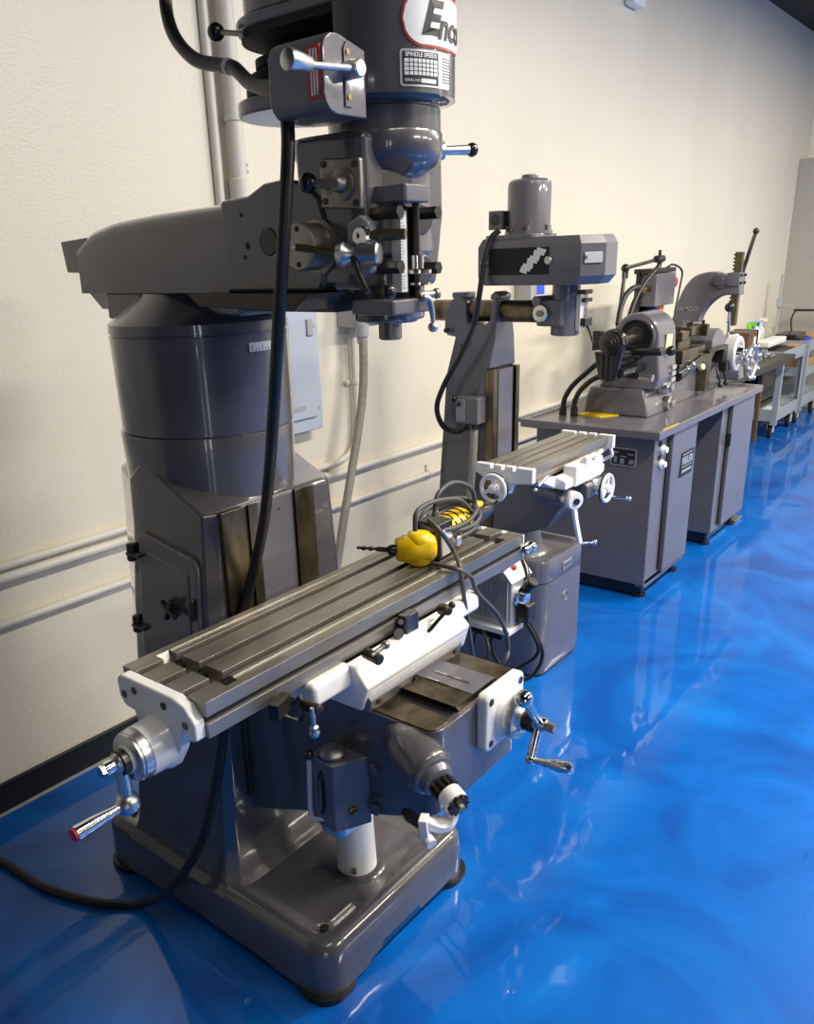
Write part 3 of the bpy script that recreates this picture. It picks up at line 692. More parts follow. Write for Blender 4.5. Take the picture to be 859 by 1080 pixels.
b = MB().lathe(at(470, 643, 'y', .955), (-.3, -1, .3), [(-.015, .013), (.01, .013), (.012, .008)], 20).ball(at(477, 638, 'y', .93), .008); b.build('saddle_stud', 'darksteel', mm)
b = MB().cyl(at(318, 736, 'y', .97), at(296, 750, 'y', 1.0), .006).obox(at(296, 745, 'y', .985), .05, .02, .03, (1, .3, 0)).tube([at(285, 745, 'y', 1.02), at(300, 756, 'y', 1.0), at(318, 760, 'y', .985), at(322, 750, 'y', .97)], .006); b.build('table_stop', 'darksteel', mm)
# table
TX0, TX1, TY0, TY1, TZ = .750, 1.818, 1.012, 1.248, .907
sl = [1.067, 1.132, 1.198]; hw = .0088; tw = .0150
def tprof(kind):
    z0 = .837; p = [(TY0, z0), (TY0, z0+.028), (TY0+.010, z0+.029), (TY0+.010, z0+.041), (TY0, z0+.042), (TY0, TZ)]
    d = .003 if kind == 'trough' else 0
    p += [(TY0+.018, TZ), (TY0+.018, TZ-d), (TY0+.034, TZ-d), (TY0+.034, TZ)]
    for s_ in sl:
        p += [(s_-hw, TZ), (s_-hw, TZ-.016), (s_-tw, TZ-.016), (s_-tw, TZ-.026), (s_+tw, TZ-.026), (s_+tw, TZ-.016), (s_+hw, TZ-.016), (s_+hw, TZ)]
    p += [(TY1-.034, TZ), (TY1-.034, TZ-d), (TY1-.018, TZ-d), (TY1-.018, TZ), (TY1, TZ), (TY1, z0)]
    if kind == 'pocket':   # the cross trough cuts down to the slot bottoms between the two lands
        p = [(y, TZ-.026 if z > .88 and TY0+.02 < y < TY1-.02 else z) for y, z in p]
    return p
pk0, pk1 = .062, .092
tb = MB()
tb.loft([[(x, y, z) for y, z in tprof(k)] for x, k in ((TX0, 'end'), (TX0+pk0, 'end'), (TX0+pk0, 'pocket'), (TX0+pk1, 'pocket'), (TX0+pk1, 'trough'), (TX1-pk1, 'trough'), (TX1-pk1, 'pocket'), (TX1-pk0, 'pocket'), (TX1-pk0, 'end'), (TX1, 'end'))])
bmesh.ops.remove_doubles(tb.bm, verts=tb.bm.verts, dist=1e-6)
bmesh.ops.dissolve_degenerate(tb.bm, dist=1e-6, edges=tb.bm.edges)
table = tb.build('table', 'steel', mm, bev=.0018, seg=1)
each('slot_shade_oil', 'void', table, [lambda q, s_=s_: q.box(TX0+.03, TX1-.03, s_-hw-.0005, s_+hw+.0005, TZ-.0262, TZ-.020) for s_ in sl])  # black strips raised in the T-slots, colouring in their shade and oil
MB().box(TX0+.001, TX1-.001, TY0+.0065, TY0+.0105, .8655, .8785).build('side_slot_shade', 'void', table)  # black strip in the front groove, its shade put in as colour
# left bracket, dial and ball crank
AY, AZ = 1.13, .800
br = MB().prism([(1.020, .872), (1.020, .838), (1.034, .832), (1.055, .845), (1.072, .80), (1.10, .755), (1.15, .75), (1.18, .79), (1.195, .84), (1.222, .842), (1.236, .86), (1.238, .895), (1.225, .906), (1.075, .906), (1.045, .898)], 'x', .727, .752).build('table_bracket', 'white', mm, bev=.005, seg=3)
each('bolt_hole', 'black', br, [lambda q, y=y, z=z: q.cyl((.7255, y, z), (.73, y, z), .0075) for y, z in ((1.045, .862), (1.10, .882), (1.185, .885), (1.218, .868))])
MB().lathe((.730, AY, AZ), (-1, 0, 0), [(0, .054), (.012, .049), (.045, .048), (.046, .046)], 44).build('bearing_housing', 'white', br)
MB().lathe((.686, AY, AZ), (-1, 0, 0), [(0, .0465), (.004, .0475), (.018, .046), (.019, .044), (.024, .044), (.027, .036)], 44).build('feed_dial', 'alu', br)
MB().lathe((.664, AY, AZ), (-1, 0, 0), [(0, .027), (.010, .026), (.011, .022)], 32).build('dial_face', 'white', br)
MB().lathe((.656, AY, AZ), (-1, 0, 0), [(0, .0235), (.014, .0235), (.016, .021)], 32).build('dial_nut', 'darksteel', br)
hub = V((.627, AY, AZ)); b2 = V((.620, AY-.004, .702))
hub = at(127, 803, 'y', AY); b2 = at(135, 847, 'y', AY); 
b = MB().cyl(V((.66, AY, AZ)), hub, .014).ball(hub, .0195).cyl(hub, b2, .0125, .0115).ball(b2, .0225)
ck = b.build('table_crank', 'alu', mm)
nx = hub+V((-1, 0, 0))*.016
b = MB().cyl(nx, nx+V((-.016, 0, 0)), .0125, seg=24).cyl(nx+V((-.016, 0, 0)), nx+V((-.024, 0, 0)), .0105, seg=6); b.build('crank_nut', 'chrome', ck)
he = at(79, 880, 'y', AY); dv = he-b2
MB().lathe(b2, dv, [(.012, .0085), (.03, .0085), (dv.length*.65, .0125), (dv.length, .014)], 28).build('crank_handle', 'chrome', ck)
MB().lathe(he, dv, [(-.001, .0125), (.004, .012), (.005, .008)], 24).build('handle_end', 'red', ck, label='red end cap of the crank handle')
# right end
MB().prism([(1.02, .835), (1.02, .90), (1.24, .90), (1.24, .835), (1.18, .78), (1.08, .78)], 'x', TX1-.001, TX1+.022).build('table_bracket', 'white', mm, bev=.004)
b = MB().ball(at(560, 577, 'y', 1.0), .017).cyl(at(553, 580, 'y', 1.005), at(562, 577, 'y', .995), .010); b.build('gib_knob', 'chrome', mm)
# power feed
pf = MB().prism([(1.058, .612), (1.058, .745), (1.105, .798), (1.20, .80), (1.20, .612)], 'x', 1.842, 1.95).build('power_feed', 'finalu', mm, bev=.004)
b = MB()
for k in range(16):
    y = 1.068+.0078*k; b.box(1.836, 1.843, y, y+.004, .632, .745+.05*min(1, (y-1.058)/.047)-.006)
b.build('cooling_fin', 'finalu', pf)
MB().obox((1.895, 1.081, .774), .112, .074, .006, (1, 0, 0), V((0, -.053, .047))).build('control_panel', 'wht', pf, bev=.002)
cpz = V((1.885, 1.079, .778)); MB().lathe(cpz, (0, -.75, .66), [(0, .008), (.004, .009), (.008, .007), (.010, .003)], 20).build('indicator_lamp', 'red', pf, label='red indicator lamp')
MB().box(1.82, 1.90, 1.05, 1.20, .598, .615).build('feed_foot', 'wht', pf, bev=.003)
MB().box(1.83, 1.90, 1.08, 1.20, .575, .60).build('feed_gearbox', 'black', pf, bev=.003)
b = MB().lathe((1.88, 1.06, .70), (0, -1, 0), [(0, .03), (.012, .03), (.016, .022), (.03, .02), (.032, .015)], 28).cyl((1.88, 1.05, .665), (1.88, 1.02, .66), .012); b.build('feed_knob', 'chrome', pf)
MB().prism([(1.018, .63), (1.018, .68), (1.058, .69), (1.058, .62)], 'x', 1.866, 1.91).build('clutch_cover', 'darksteel', pf, bev=.006)
MB().cyl((1.834, 1.175, .66), (1.8335, 1.175, .66), .009).build('plug_socket', 'black', pf)
e1 = at(547, 586, 'x', 1.95); e2 = at(555, 602, 'x', 1.93); e3 = at(557, 620, 'x', 1.90)
MB().tube([e1, e2, e3], [.010, .010, .007]).build('feed_lever', 'black', pf)
MB().cyl(at(556, 622, 'x', 1.89), at(563, 613, 'x', 1.89), .018, ch=.003).build('speed_knob', 'black', pf)
b = MB()
b.tube([(1.86, 1.13, .58), (1.85, 1.12, .52), (1.87, 1.08, .46), (1.90, 1.03, .44), (1.925, 1.0, .52), (1.895, 1.045, .645)], .0055)
b.tube([(1.84, 1.17, .59), (1.80, 1.16, .52), (1.78, 1.15, .45), (1.80, 1.10, .42)], .005)
b.tube([(1.88, 1.045, .645), (1.90, 1.0, .54), (1.88, 1.06, .47), (1.82, 1.14, .40), (1.75, 1.2, .32)], .0055)
b.tube([(1.83, 1.14, .60), (1.79, 1.10, .54), (1.75, 1.16, .45), (1.72, 1.2, .36)], .005)
b.build('feed_cable', 'rubber', pf)
def wheel(mb_rim, c, axis, R, r, m_rim, parent, m_hub='white', spokes=3, name='handwheel', hub=.018, handle=None):
    c = V(c); ax = V(axis).normalized(); a, b_ = frame(ax)
    b = MB().torus(c, ax, R-r, r, 40, 10)
    wl = b.build(name, m_rim, parent)
    b = MB().lathe(c-ax*.012, ax, [(0, hub), (.022, hub*.9), (.026, hub*.6)], 20)
    for k in range(spokes):
        an = 2*PI*k/spokes+.5; d = a*math.cos(an)+b_*math.sin(an)
        b.obox(c+d*(R*.5), R-.004, .014, .009, d, ax)
    b.build('hub', m_hub, wl)
    return wl
# ------------------------------------------------------------------ the drill on the table
Z = .907
dr = thing('power_drill', 'yellow and black right angle drill wrapped in its cord on the big mill table', 'drill', at(445, 585, 'z', Z))
hz = Z+.042
hp = at(437, 578, 'z', hz); c0 = at(414, 580, 'z', hz); tip = at(376, 577.5, 'z', hz+.004)
ax = (c0-hp); ax.z = 0; ax = ax.normalized()
side = V((0, 0, 1)).cross(ax)
MB().lathe(c0-ax*.012, ax, [(0, .012), (.012, .014), (.022, .011), (.024, .006)], 24).build('chuck', 'black', dr)
# fluted bit
b = MB(); n = 40; L = (tip-c0).length; bd_ = (tip-c0).normalized(); p_, q_ = frame(bd_); rings = []
for k in range(n+1):
    t = k/n; s0 = c0+bd_*(.012+t*(L-.012)); an = t*14 if t > .3 else .3*14
    rr2 = .0062*(1 if t < .93 else max(.05, (1-t)/.07)); fl = .0062 if t < .3 else .0030
    rings.append([s0+((p_*math.cos(2*PI*j/12)*rr2+q_*math.sin(2*PI*j/12)*min(rr2, fl)) @ Matrix.Rotation(an, 3, bd_)) for j in range(12)])
b.loft(rings).build('drill_bit', 'darksteel', dr)
MB().lathe(c0-ax*.008, -ax, [(0, .022), (.003, .028), (.018, .031), (.02, .0335), (.05, .035), (.075, .036), (.085, .034), (.095, .026), (.099, .01)], 36).build('gear_head', 'yellow', dr, ang=60)
md = at(500, 545, 'z', hz)-at(445, 573, 'z', hz); md.z = 0; md = md.normalized()
g0 = hp-ax*.012
lat = V((0, 0, 1)).cross(md)
MB().lathe(g0-V((0, 0, .041)), (0, 0, 1), [(0, .020), (.006, .030), (.062, .032), (.078, .026), (.082, .012)], 32).build('gear_cap', 'yellow', dr, ang=60)
MB().obox(g0+md*.066+V((0, 0, .006)), .066, .070, .094, md).build('gearbox', 'darksteel', dr, bev=.006)
b = MB().obox(g0+md*.066-lat*.036+V((0, 0, .002)), .05, .006, .066, md); b.build('name_plate', 'plate', dr, bev=.002)
MB().lathe(g0+md*.095+V((0, 0, .012)), md, [(0, .036), (.01, .040), (.09, .040), (.10, .036)], 30).build('motor_housing', 'yellow', dr)
b = MB()
for k in range(3):
    b = MB().torus(g0+md*(.115+.026*k)+V((0, 0, .012)), md, .0395, .003, 30, 8); b.build('vent_ring', 'black', dr)
MB().lathe(g0+md*.19+V((0, 0, .012)), md, [(0, .034), (.05, .033), (.06, .026), (.11, .022), (.14, .02), (.15, .012)], 30).build('handle', 'black', dr)
MB().obox(g0+md*.255+V((0, 0, .038)), .06, .028, .016, md).build('top_cover', 'yellow', dr, bev=.005)
MB().cyl(g0+md*.09-lat*.034+V((0, 0, .0)), g0+md*.09-lat*.058, .013, ch=.002).build('side_handle_boss', 'alu', dr)
mc = g0+md*.145+V((0, 0, .024))
cords = []
def loop(ctr, R1_, R2_, up_, tilt, ph, turns=1.0):
    a = md; b2_ = V((0, 0, 1)); out = []
    for k in range(int(16*turns)+1):
        an = ph+2*PI*k/16
        out.append(ctr+a*(R1_*math.cos(an))+lat*(R2_*math.sin(an))+b2_*(up_+tilt*math.sin(an)+tilt*.6*math.cos(an)))
    return out
coil = loop(mc, .095, .052, -.006, .012, 0, 1)+loop(mc+md*.012, .088, .056, .010, .012, .1, 1)+loop(mc-md*.01, .105, .050, .024, .014, .2, 1)
MB().tube(coil, .0058, 3, 10).build('coiled_cord', 'greyrubber', dr)
y0 = mc.y
up1 = [at(458, 545, 'y', y0-.02), at(462, 522, 'y', y0-.02), at(478, 509, 'y', y0-.02), at(496, 514, 'y', y0-.02), at(501, 530, 'y', y0-.02), at(498, 548, 'y', y0-.03), at(490, 566, 'z', Z+.03)]
MB().tube(up1, .0058, 6, 10).build('cord_loop', 'greyrubber', dr)
up2 = [at(438, 560, 'y', y0-.03), at(440, 540, 'y', y0-.03), at(458, 529, 'y', y0-.03), at(484, 527, 'y', y0-.03), at(498, 540, 'y', y0-.03), at(503, 546, 'y', y0-.03), at(500, 556, 'y', y0-.04)]
MB().tube(up2, .0058, 6, 10).build('cord_loop', 'greyrubber', dr)
yf = TY0-.012
cA = [at(452, 548, 'y', y0-.05), at(466, 562, 'y', y0-.085), at(478, 580, 'z', Z+.03), at(485, 597, 'y', yf), at(489, 625, 'y', yf-.01), at(494, 660, 'y', yf), at(499, 692, 'y', yf+.04), at(501, 706, 'y', yf+.06), V((1.44, 1.12, .45)), V((1.50, 1.2, .2))]
cA = cA[:8]
cA += [V((1.64, 1.14, .43)), V((1.60, 1.32, .28)), V((1.60, 1.60, .09)), V((1.63, 1.86, .009)), V((1.72, 2.10, .008))]
MB().tube(cA, .0056, 6, 10).build('power_cord', 'greyrubber', dr)
cB = [at(440, 590, 'z', Z+.007), at(460, 595, 'z', Z+.007), at(484, 601, 'z', Z+.008), at(497, 609, 'y', yf), at(502, 622, 'y', yf-.008), at(508, 630, 'y', yf-.01), at(525, 648, 'y', yf-.01), at(534, 668, 'y', yf), at(536, 686, 'y', yf), at(530, 700, 'y', yf), ]
cB += [V((1.67, 1.10, .44)), V((1.63, 1.30, .30)), V((1.62, 1.60, .10)), V((1.67, 1.86, .009)), V((1.78, 2.10, .008))]
MB().tube(cB, .0056, 6, 10).build('power_cord', 'greyrubber', dr)

# ------------------------------------------------------------------ the small milling machine
XM = 2.81
m2 = thing('milling_machine', 'small grey milling machine standing behind the big mill with white handwheels', 'milling machine', (XM, 1.6, 0))
def rl(spec, r, n=6, m=6): return [[(x, y, z) for x, y in rrect(x0, x1, y0, y1, max(.01, r-d), n, m)] for (x0, x1, y0, y1, z, d) in spec]
B0 = (2.625, 3.0, 1.378, 1.93)
def bx(i, z): return (B0[0]+i, B0[1]-i, B0[2]+i, B0[3]-i, z, i*.6)
b2 = MB().loft(rl([bx(.006, .012), bx(0, .05), bx(0, .398)], .06)).build('base', 'paint2', m2)
MB().loft(rl([bx(.008, 0), bx(.008, .014)], .06)).build('base_gasket', 'rubber', m2)
MB().loft(rl([bx(.003, .40), bx(0, .404), bx(0, .478), bx(.005, .489), bx(.014, .492), bx(.024, .488), bx(.034, .47), bx(.05, .462)], .06)).build('base_top', 'paint2', m2)
bd2 = MB().box(2.79, 2.865, 1.374, 1.3785, .42, .452).build('base_badge', 'lightpaint', m2, bev=.002)
b = MB().box(2.798, 2.857, 1.373, 1.3745, .428, .444); b.build('badge_field', 'paint', bd2)
MB().torus((2.825, 1.377, .300), (0, 1, 0), .021, .002, 28, 6).build('emblem_ring', 'lightpaint', m2)
text('emblem', 'R', 'lightpaint', m2, .028, flat((2.825, 1.3775, .300), (1, 0, 0), (0, 0, 1)), thick=.001)
# column
cpf = [(1.93, .46), (1.915, .66), (1.90, .84), (1.872, 1.16), (1.845, 1.30), (1.885, 1.305), (1.90, 1.33), (1.905, 1.39), (1.89, 1.43), (1.862, 1.446), (1.835, 1.446), (1.81, 1.43), (1.80, 1.36), (1.79, 1.347), (1.715, 1.347), (1.70, 1.365), (1.695, 1.44), (1.672, 1.44), (1.668, 1.30), (1.675, 1.19), (1.69, 1.185), (1.69, .46)]
rg = []
def colx(z):  # half width by height: the front lug narrows towards the bar
    return .096 if z < 1.19 else .096-.05*min(1, (z-1.19)/.24)
MB().loft([[(XM+s_*colx(z), y, z) for y, z in cpf] for s_ in (-1, 1)]).build('column', 'paint2', m2, bev=.006)
each('column_way', 'way', m2, [lambda q: q.prism([(2.712, 1.655), (2.742, 1.655), (2.736, 1.692), (2.712, 1.692)], 'z', .50, 1.185), lambda q: q.prism([(2.880, 1.655), (2.908, 1.655), (2.908, 1.692), (2.886, 1.692)], 'z', .50, 1.185)], bev=.001)
MB().box(2.765, 2.872, 1.664, 1.692, .50, 1.182).build('way_face', 'paint2', m2, bev=.001)
MB().box(2.742, 2.765, 1.680, 1.692, .50, 1.182).build('way_gap', 'void', m2)
AZ2 = 1.393
MB().cyl((XM, 1.985, AZ2), (XM, 1.44, AZ2), .040, ch=.003, seg=40).build('overarm', 'way', m2)
each('arm_clamp', 'paint2', m2, [lambda q: q.box(2.775, 2.845, 1.82, 1.885, 1.44, 1.462), lambda q: q.prism([(1.665, 1.435), (1.665, 1.452), (1.69, 1.466), (1.71, 1.452), (1.71, 1.435)], 'x', 2.77, 2.85)], bev=.005)
each('clamp_screw', 'darksteel', m2, [lambda q, z=z, y=y: q.cyl((2.715, y, z), (2.73, y, z), .009) for y, z in ((1.875, 1.325), (1.80, 1.27))])
# head
YH = 1.42
MB().lathe((XM, YH, 1.312), (0, 0, 1), [(0, .046), (.004, .051), (.07, .051), (.075, .053), (.15, .05), (.18, .048)], 40).build('quill_housing', 'paint2', m2)
MB().prism(rrect(XM-.06, XM+.06, YH-.02, YH+.09, .02), 'z', 1.345, 1.435).build('knuckle', 'paint2', m2, bev=.006)
b = MB().cyl((XM-.075, 1.482, AZ2-.002), (XM-.05, 1.482, AZ2-.002), .031, ch=.003); kk = b.build('clamp_disc', 'chrome', m2)
MB().cyl((XM-.085, 1.482, AZ2-.002), (XM-.075, 1.482, AZ2-.002), .012, seg=6).build('clamp_bolt', 'steel', kk)
MB().cyl((XM-.075, 1.50, 1.432), (XM+.02, 1.49, 1.432), .018, ch=.002).build('tilt_pin', 'paint', m2)
b = MB().box(XM-.02, XM+.005, YH-.066, YH-.05, 1.33, 1.45); b.build('depth_scale', 'silver', m2)
each('depth_rod', 'chrome', m2, [lambda q, x=x: q.cyl((x, YH-.062, 1.335), (x, YH-.062, 1.455), .005) for x in (XM+.018, XM+.034)])
each('rod_bracket', 'darksteel', m2, [lambda q, z=z: q.box(XM-.01, XM+.05, YH-.078, YH-.04, z, z+.014) for z in (1.452, 1.425)]+[lambda q: q.box(XM-.015, XM+.042, YH-.085, YH-.045, 1.345, 1.372)], bev=.002)
MB().tube([(XM+.03, YH-.07, 1.345), (XM+.04, YH-.078, 1.32), (XM+.045, YH-.09, 1.285)], .004).build('stop_lever', 'darksteel', m2)
hs = [(XM-.108, 1.72), (XM-.108, 1.318), (XM-.045, 1.258), (XM+.045, 1.258), (XM+.108, 1.318), (XM+.108, 1.72), (XM+.06, 1.75), (XM-.06, 1.75)]
def sc_(pts, k, cx=XM, cy=1.50): return [(cx+(x-cx)*k, cy+(y-cy)*k) for x, y in pts]
MB().loft([[(x, y, 1.487) for x, y in sc_(hs, .90)], [(x, y, 1.515) for x, y in hs], [(x, y, 1.618) for x, y in hs], [(x, y, 1.645) for x, y in sc_(hs, .93)]]).build('belt_cover', 'paint2', m2, ang=25)
MB().prism(rrect(XM-.104, XM+.08, 1.50, 1.70, .02), 'z', 1.64, 1.656).build('motor_plate', 'paint2', m2, bev=.003)
bp_ = MB().box(XM-.1105, XM-.107, 1.435, 1.672, 1.523, 1.612).build('black_panel', 'void', m2)
for k in range(9):
    y = 1.452+.0085*k; z = 1.602-.0085*k
    MB().obox((XM-.1115, y+.012, z), .034+.008*math.sin(k*2.2), .002, .010, (0, 1, .28), (0, -.28, 1)).build('white_slash', 'wht', bp_)
each('cover_screw', 'alu', m2, [lambda q, y=y, z=z: q.cyl((XM-.116, y, z), (XM-.107, y, z), .014, ch=.002) for y, z in ((1.692, 1.565), (1.437, 1.568))])
lb = MB().obox((XM-.079, 1.286, 1.573), .062, .004, .034, V((.063, -.060, 0)), (0, 0, 1)).build('rating_label', 'silver', m2, bev=.001)
text('lettering', 'R', 'ink', lb, .018, flat(V((XM-.098, 1.304, 1.573))+V((-.0025, -.0025, 0)), V((.063, -.060, 0)), (0, 0, 1)), thick=.0003)
MB().lathe((XM, 1.578, 1.655), (0, 0, 1), [(0, .084), (.012, .084), (.013, .076), (.160, .076), (.172, .073), (.180, .062), (.183, .03), (.185, .03), (.194, .028), (.196, .02)], 44).build('motor', 'paint2', m2)
each('motor_foot', 'paint2', m2, [lambda q, a=a: q.cyl((XM+.078*math.cos(a), 1.578+.078*math.sin(a), 1.655), (XM+.078*math.cos(a), 1.578+.078*math.sin(a), 1.685), .007) for a in (2.4, 3.6, 4.6, 5.6)])
tb_ = MB().box(XM-.075, XM-.01, 1.645, 1.70, 1.675, 1.738).build('terminal_box', 'paint', m2, bev=.004)
MB().cyl((XM-.077, 1.672, 1.708), (XM-.074, 1.672, 1.708), .02).build('cover_plate', 'darksteel', tb_)
MB().tube([at(527, 243, 'x', XM-.09), at(518, 252, 'x', XM-.11), at(511, 275, 'x', XM-.13), at(506, 310, 'x', XM-.14), at(499, 345, 'x', XM-.14), at(484, 378, 'x', XM-.14), at(469, 405, 'x', XM-.14), at(461, 430, 'x', XM-.14), at(468, 450, 'x', XM-.13), at(483, 455, 'x', XM-.12), at(497, 446, 'x', XM-.115)], .0105, 8, 12).build('power_cord', 'rubber', m2)
sw = MB().box(2.655, 2.715, 1.688, 1.79, .985, 1.088).build('switch_box', 'paint2', m2, bev=.006)
MB().box(2.650, 2.656, 1.745, 1.785, .995, 1.08).build('switch_plate', 'lightpaint', sw, bev=.002)
MB().cyl((2.64, 1.77, 1.06), (2.656, 1.77, 1.06), .008).ball((2.636, 1.785, 1.082), .013).build('switch_lever', 'black', sw)
MB().cyl((2.69, 1.725, .965), (2.69, 1.725, .988), .022).build('conduit_nut', 'darksteel', sw)
MB().tube([(2.69, 1.725, .97), (2.69, 1.73, .85), (2.692, 1.745, .70), (2.70, 1.77, .55), (2.72, 1.80, .47)], .0155, 6, 12).build('flexible_conduit', 'flex', m2)
# knee
kp2 = [(1.34, .70), (1.34, .792), (1.66, .80), (1.66, .52), (1.60, .525), (1.40, .60)]
k2 = MB().prism([(1.345, .705), (1.345, .79), (1.665, .80), (1.665, .525), (1.62, .525), (1.42, .60)], 'x', XM-.092, XM+.092).build('knee', 'paint2', m2, bev=.014, seg=3)
MB().prism([(1.265, .735), (1.265, .785), (1.285, .80), (1.36, .80), (1.36, .735)], 'x', 2.74, 2.88).build('cross_slide_end', 'paint2', m2, bev=.008)
MB().box(2.755, 2.80, 1.275, 1.34, .799, .803).build('way_cover', 'black', m2)
MB().lathe((XM, 1.545, .455), (0, 0, 1), [(0, .085), (.01, .08), (.02, .062), (.10, .048), (.16, .044)], 36).build('screw_pedestal', 'lightpaint', m2)
# saddle, table
s2 = MB().prism([(1.285, .80), (1.285, .832), (1.32, .845), (1.56, .845), (1.56, .80)], 'x', 2.60, 2.92).build('saddle', 'white', m2, bev=.006)
MB().prism([(2.50, .845), (2.60, .80), (2.84, .80), (2.88, .845)], 'y', 1.325, 1.54).build('saddle_side', 'white', s2, bev=.006)
MB().box(2.66, 2.88, 1.275, 1.33, .80, .875).build('gib_block', 'white', s2, bev=.006)
each('gib_screw', 'white', s2, [lambda q, x=x: q.cyl((x, 1.29, .875), (x, 1.27, .895), .009).obox((x+.015, 1.268, .892), .05, .01, .012, (1, -.3, .5)) for x in (2.73, 2.80)])
T2 = (2.448, 3.068, 1.343, 1.530, .905)
def tp2():
    z0 = .848; y0, y1, z = T2[2], T2[3], T2[4]
    p = [(y0, z0), (y0, z0+.016), (y0+.008, z0+.017), (y0+.008, z0+.026), (y0, z0+.027), (y0, z)]
    for s_ in (1.392, 1.437, 1.482): p += [(s_-.0055, z), (s_-.0055, z-.02), (s_+.0055, z-.02), (s_+.0055, z)]
    return p+[(y1, z), (y1, z0)]
t2 = MB().prism(tp2(), 'x', T2[0], T2[1]).build('table', 'steel', m2, bev=.0012, seg=1)
each('slot_shade_oil', 'void', t2, [lambda q, s_=s_: q.box(T2[0]+.002, T2[1]-.002, s_-.0058, s_+.0058, .8852, .8865) for s_ in (1.392, 1.437, 1.482)])  # thin black strips colouring the slots' shade and oil
for xa, xb in ((2.424, 2.449), (3.067, 3.09)):
    pp = [(1.322, .858), (1.322, .908), (1.386, .908), (1.386, .894), (1.398, .894), (1.398, .908), (1.431, .908), (1.431, .894), (1.443, .894), (1.443, .908), (1.476, .908), (1.476, .894), (1.488, .894), (1.488, .908), (1.548, .908), (1.548, .875), (1.50, .85), (1.38, .85)]
    MB().prism(pp, 'x', xa, xb).build('table_bracket', 'white', m2, bev=.002)
MB().lathe((2.425, 1.435, .838), (-1, 0, 0), [(0, .032), (.01, .032), (.012, .026), (.035, .026)], 28).build('feed_dial', 'alu', m2)
MB().prism([(1.39, .86), (1.48, .86), (1.46, .81), (1.41, .81)], 'x', 2.425, 2.45).build('screw_bracket', 'white', m2, bev=.005)
wl = wheel(None, (2.375, 1.445, .838), (-1, 0, 0), .054, .0075, 'white', m2)
MB().torus((2.379, 1.445, .838), (1, 0, 0), .0525, .004, 36, 8).build('rim_edge', 'black', wl)
e1 = at(533, 530, 'x', 2.36)
MB().cyl((2.375, 1.425, .795), (2.362, 1.425, .79), .008).cyl(V((2.365, 1.425, .79)), V((2.312, 1.425, .785)), .007, .011).build('crank_handle', 'black', wl)
MB().cyl((3.09, 1.435, .83), (3.13, 1.435, .83), .022, ch=.003).build('end_dial', 'alu', m2)
MB().tube([(3.095, 1.36, .885), (3.10, 1.345, .85), (3.105, 1.34, .82), (3.10, 1.37, .80), (3.06, 1.38, .79)], .007).build('end_bracket', 'white', m2)
# cross feed handwheel at the front
cf = V((2.81, 1.27, .770))
MB().lathe((cf.x, 1.266, cf.z), (0, -1, 0), [(-.01, .030), (.012, .030), (.014, .025), (.028, .024)], 28).build('cross_feed_dial', 'alu', m2)
wc = cf
MB().cyl((wc.x, 1.25, wc.z), (wc.x, 1.225, wc.z), .016).build('feed_shaft', 'alu', m2)
wl = wheel(None, (wc.x, 1.222, wc.z), (0, -1, 0), .056, .0075, 'white', m2)
MB().torus((wc.x, 1.227, wc.z), (0, 1, 0), .054, .0045, 36, 8).build('rim_edge', 'black', wl)
h0 = V((wc.x+.03, 1.218, wc.z-.04)); 
MB().cyl(h0, h0+V((0.012, -.06, 0)), .006).ball(h0+V((.012, -.064, 0)), .011).build('wheel_handle', 'chrome', wl)
# elevating crank on the knee, leaning out to the near side
k0 = at(606, 528, 'y', 1.265)
kd = V((-.45, -.9, -.05)).normalized()
MB().lathe(k0-kd*.09, kd, [(-.06, .06), (0, .042), (.03, .036), (.032, .03), (.085, .03)], 32).build('crank_boss', 'paint2', k2)
MB().lathe(k0-kd*.035, kd, [(0, .033), (.02, .033), (.022, .028)], 32).build('crank_dial', 'alu', k2)
b = MB().lathe(k0-kd*.008, kd, [(0, .033), (.016, .033), (.019, .030)], 36)
e2 = at(612, 573, 'y', 1.255); ribbon(b, [k0+V((0, 0, -.02)), k0*.5+e2*.5+V((-.008, 0, 0)), e2], .024, .012, V((1, 0, 0)))
kc2 = b.build('knee_crank', 'white', m2, bev=.003)
MB().cyl(k0+kd*.01, k0+kd*.018, .012, seg=12).build('crank_nut', 'darksteel', kc2)
MB().cyl(e2, e2+V((.045, -.03, -.004)), .005).ball(e2+V((.05, -.034, -.004)), .011).build('crank_handle', 'chrome', kc2)
lk = MB().lathe((2.66, 1.36, .78), (0, -1, 0), [(0, .01), (.03, .01)], 16).build('knee_lock', 'alu', m2)
MB().tube([at(568, 513, 'y', 1.33), at(573, 507, 'y', 1.33), at(577, 503, 'y', 1.33)], .006).ball(at(565, 517, 'y', 1.33), .008).build('lock_handle', 'alu', lk)

# ------------------------------------------------------------------ the lathe on its cabinet stand
la = thing('lathe', 'grey toolroom lathe on a long two cabinet stand behind the small mill', 'lathe', (4.3, 1.65, 0))
TT = .832
tr_ = MB()
o4 = [(3.565, 1.322), (5.125, 1.322), (5.125, 2.02), (3.565, 2.02)]
def qd(i, z): return [(3.565+i, 1.322+i, z), (5.125-i, 1.322+i, z), (5.125-i, 2.02-i, z), (3.565+i, 2.02-i, z)]
tr_.loft([qd(.012, .79), qd(0, .795), qd(0, TT-.004), qd(.004, TT), qd(.03, TT), qd(.036, TT-.006), qd(.05, TT-.010)])
tray = tr_.build('chip_tray', 'paint2', la, bev=.002)
MB().box(3.62, 3.80, 1.324, 1.333, TT, TT+.0012).build('yellow_mark', 'yellow', tray)
MB().prism([(3.82, 1.72), (3.905, 1.66), (3.905, 1.83), (3.82, 1.86)], 'z', TT-.010, TT-.004).build('yellow_shim', 'yellow', la)
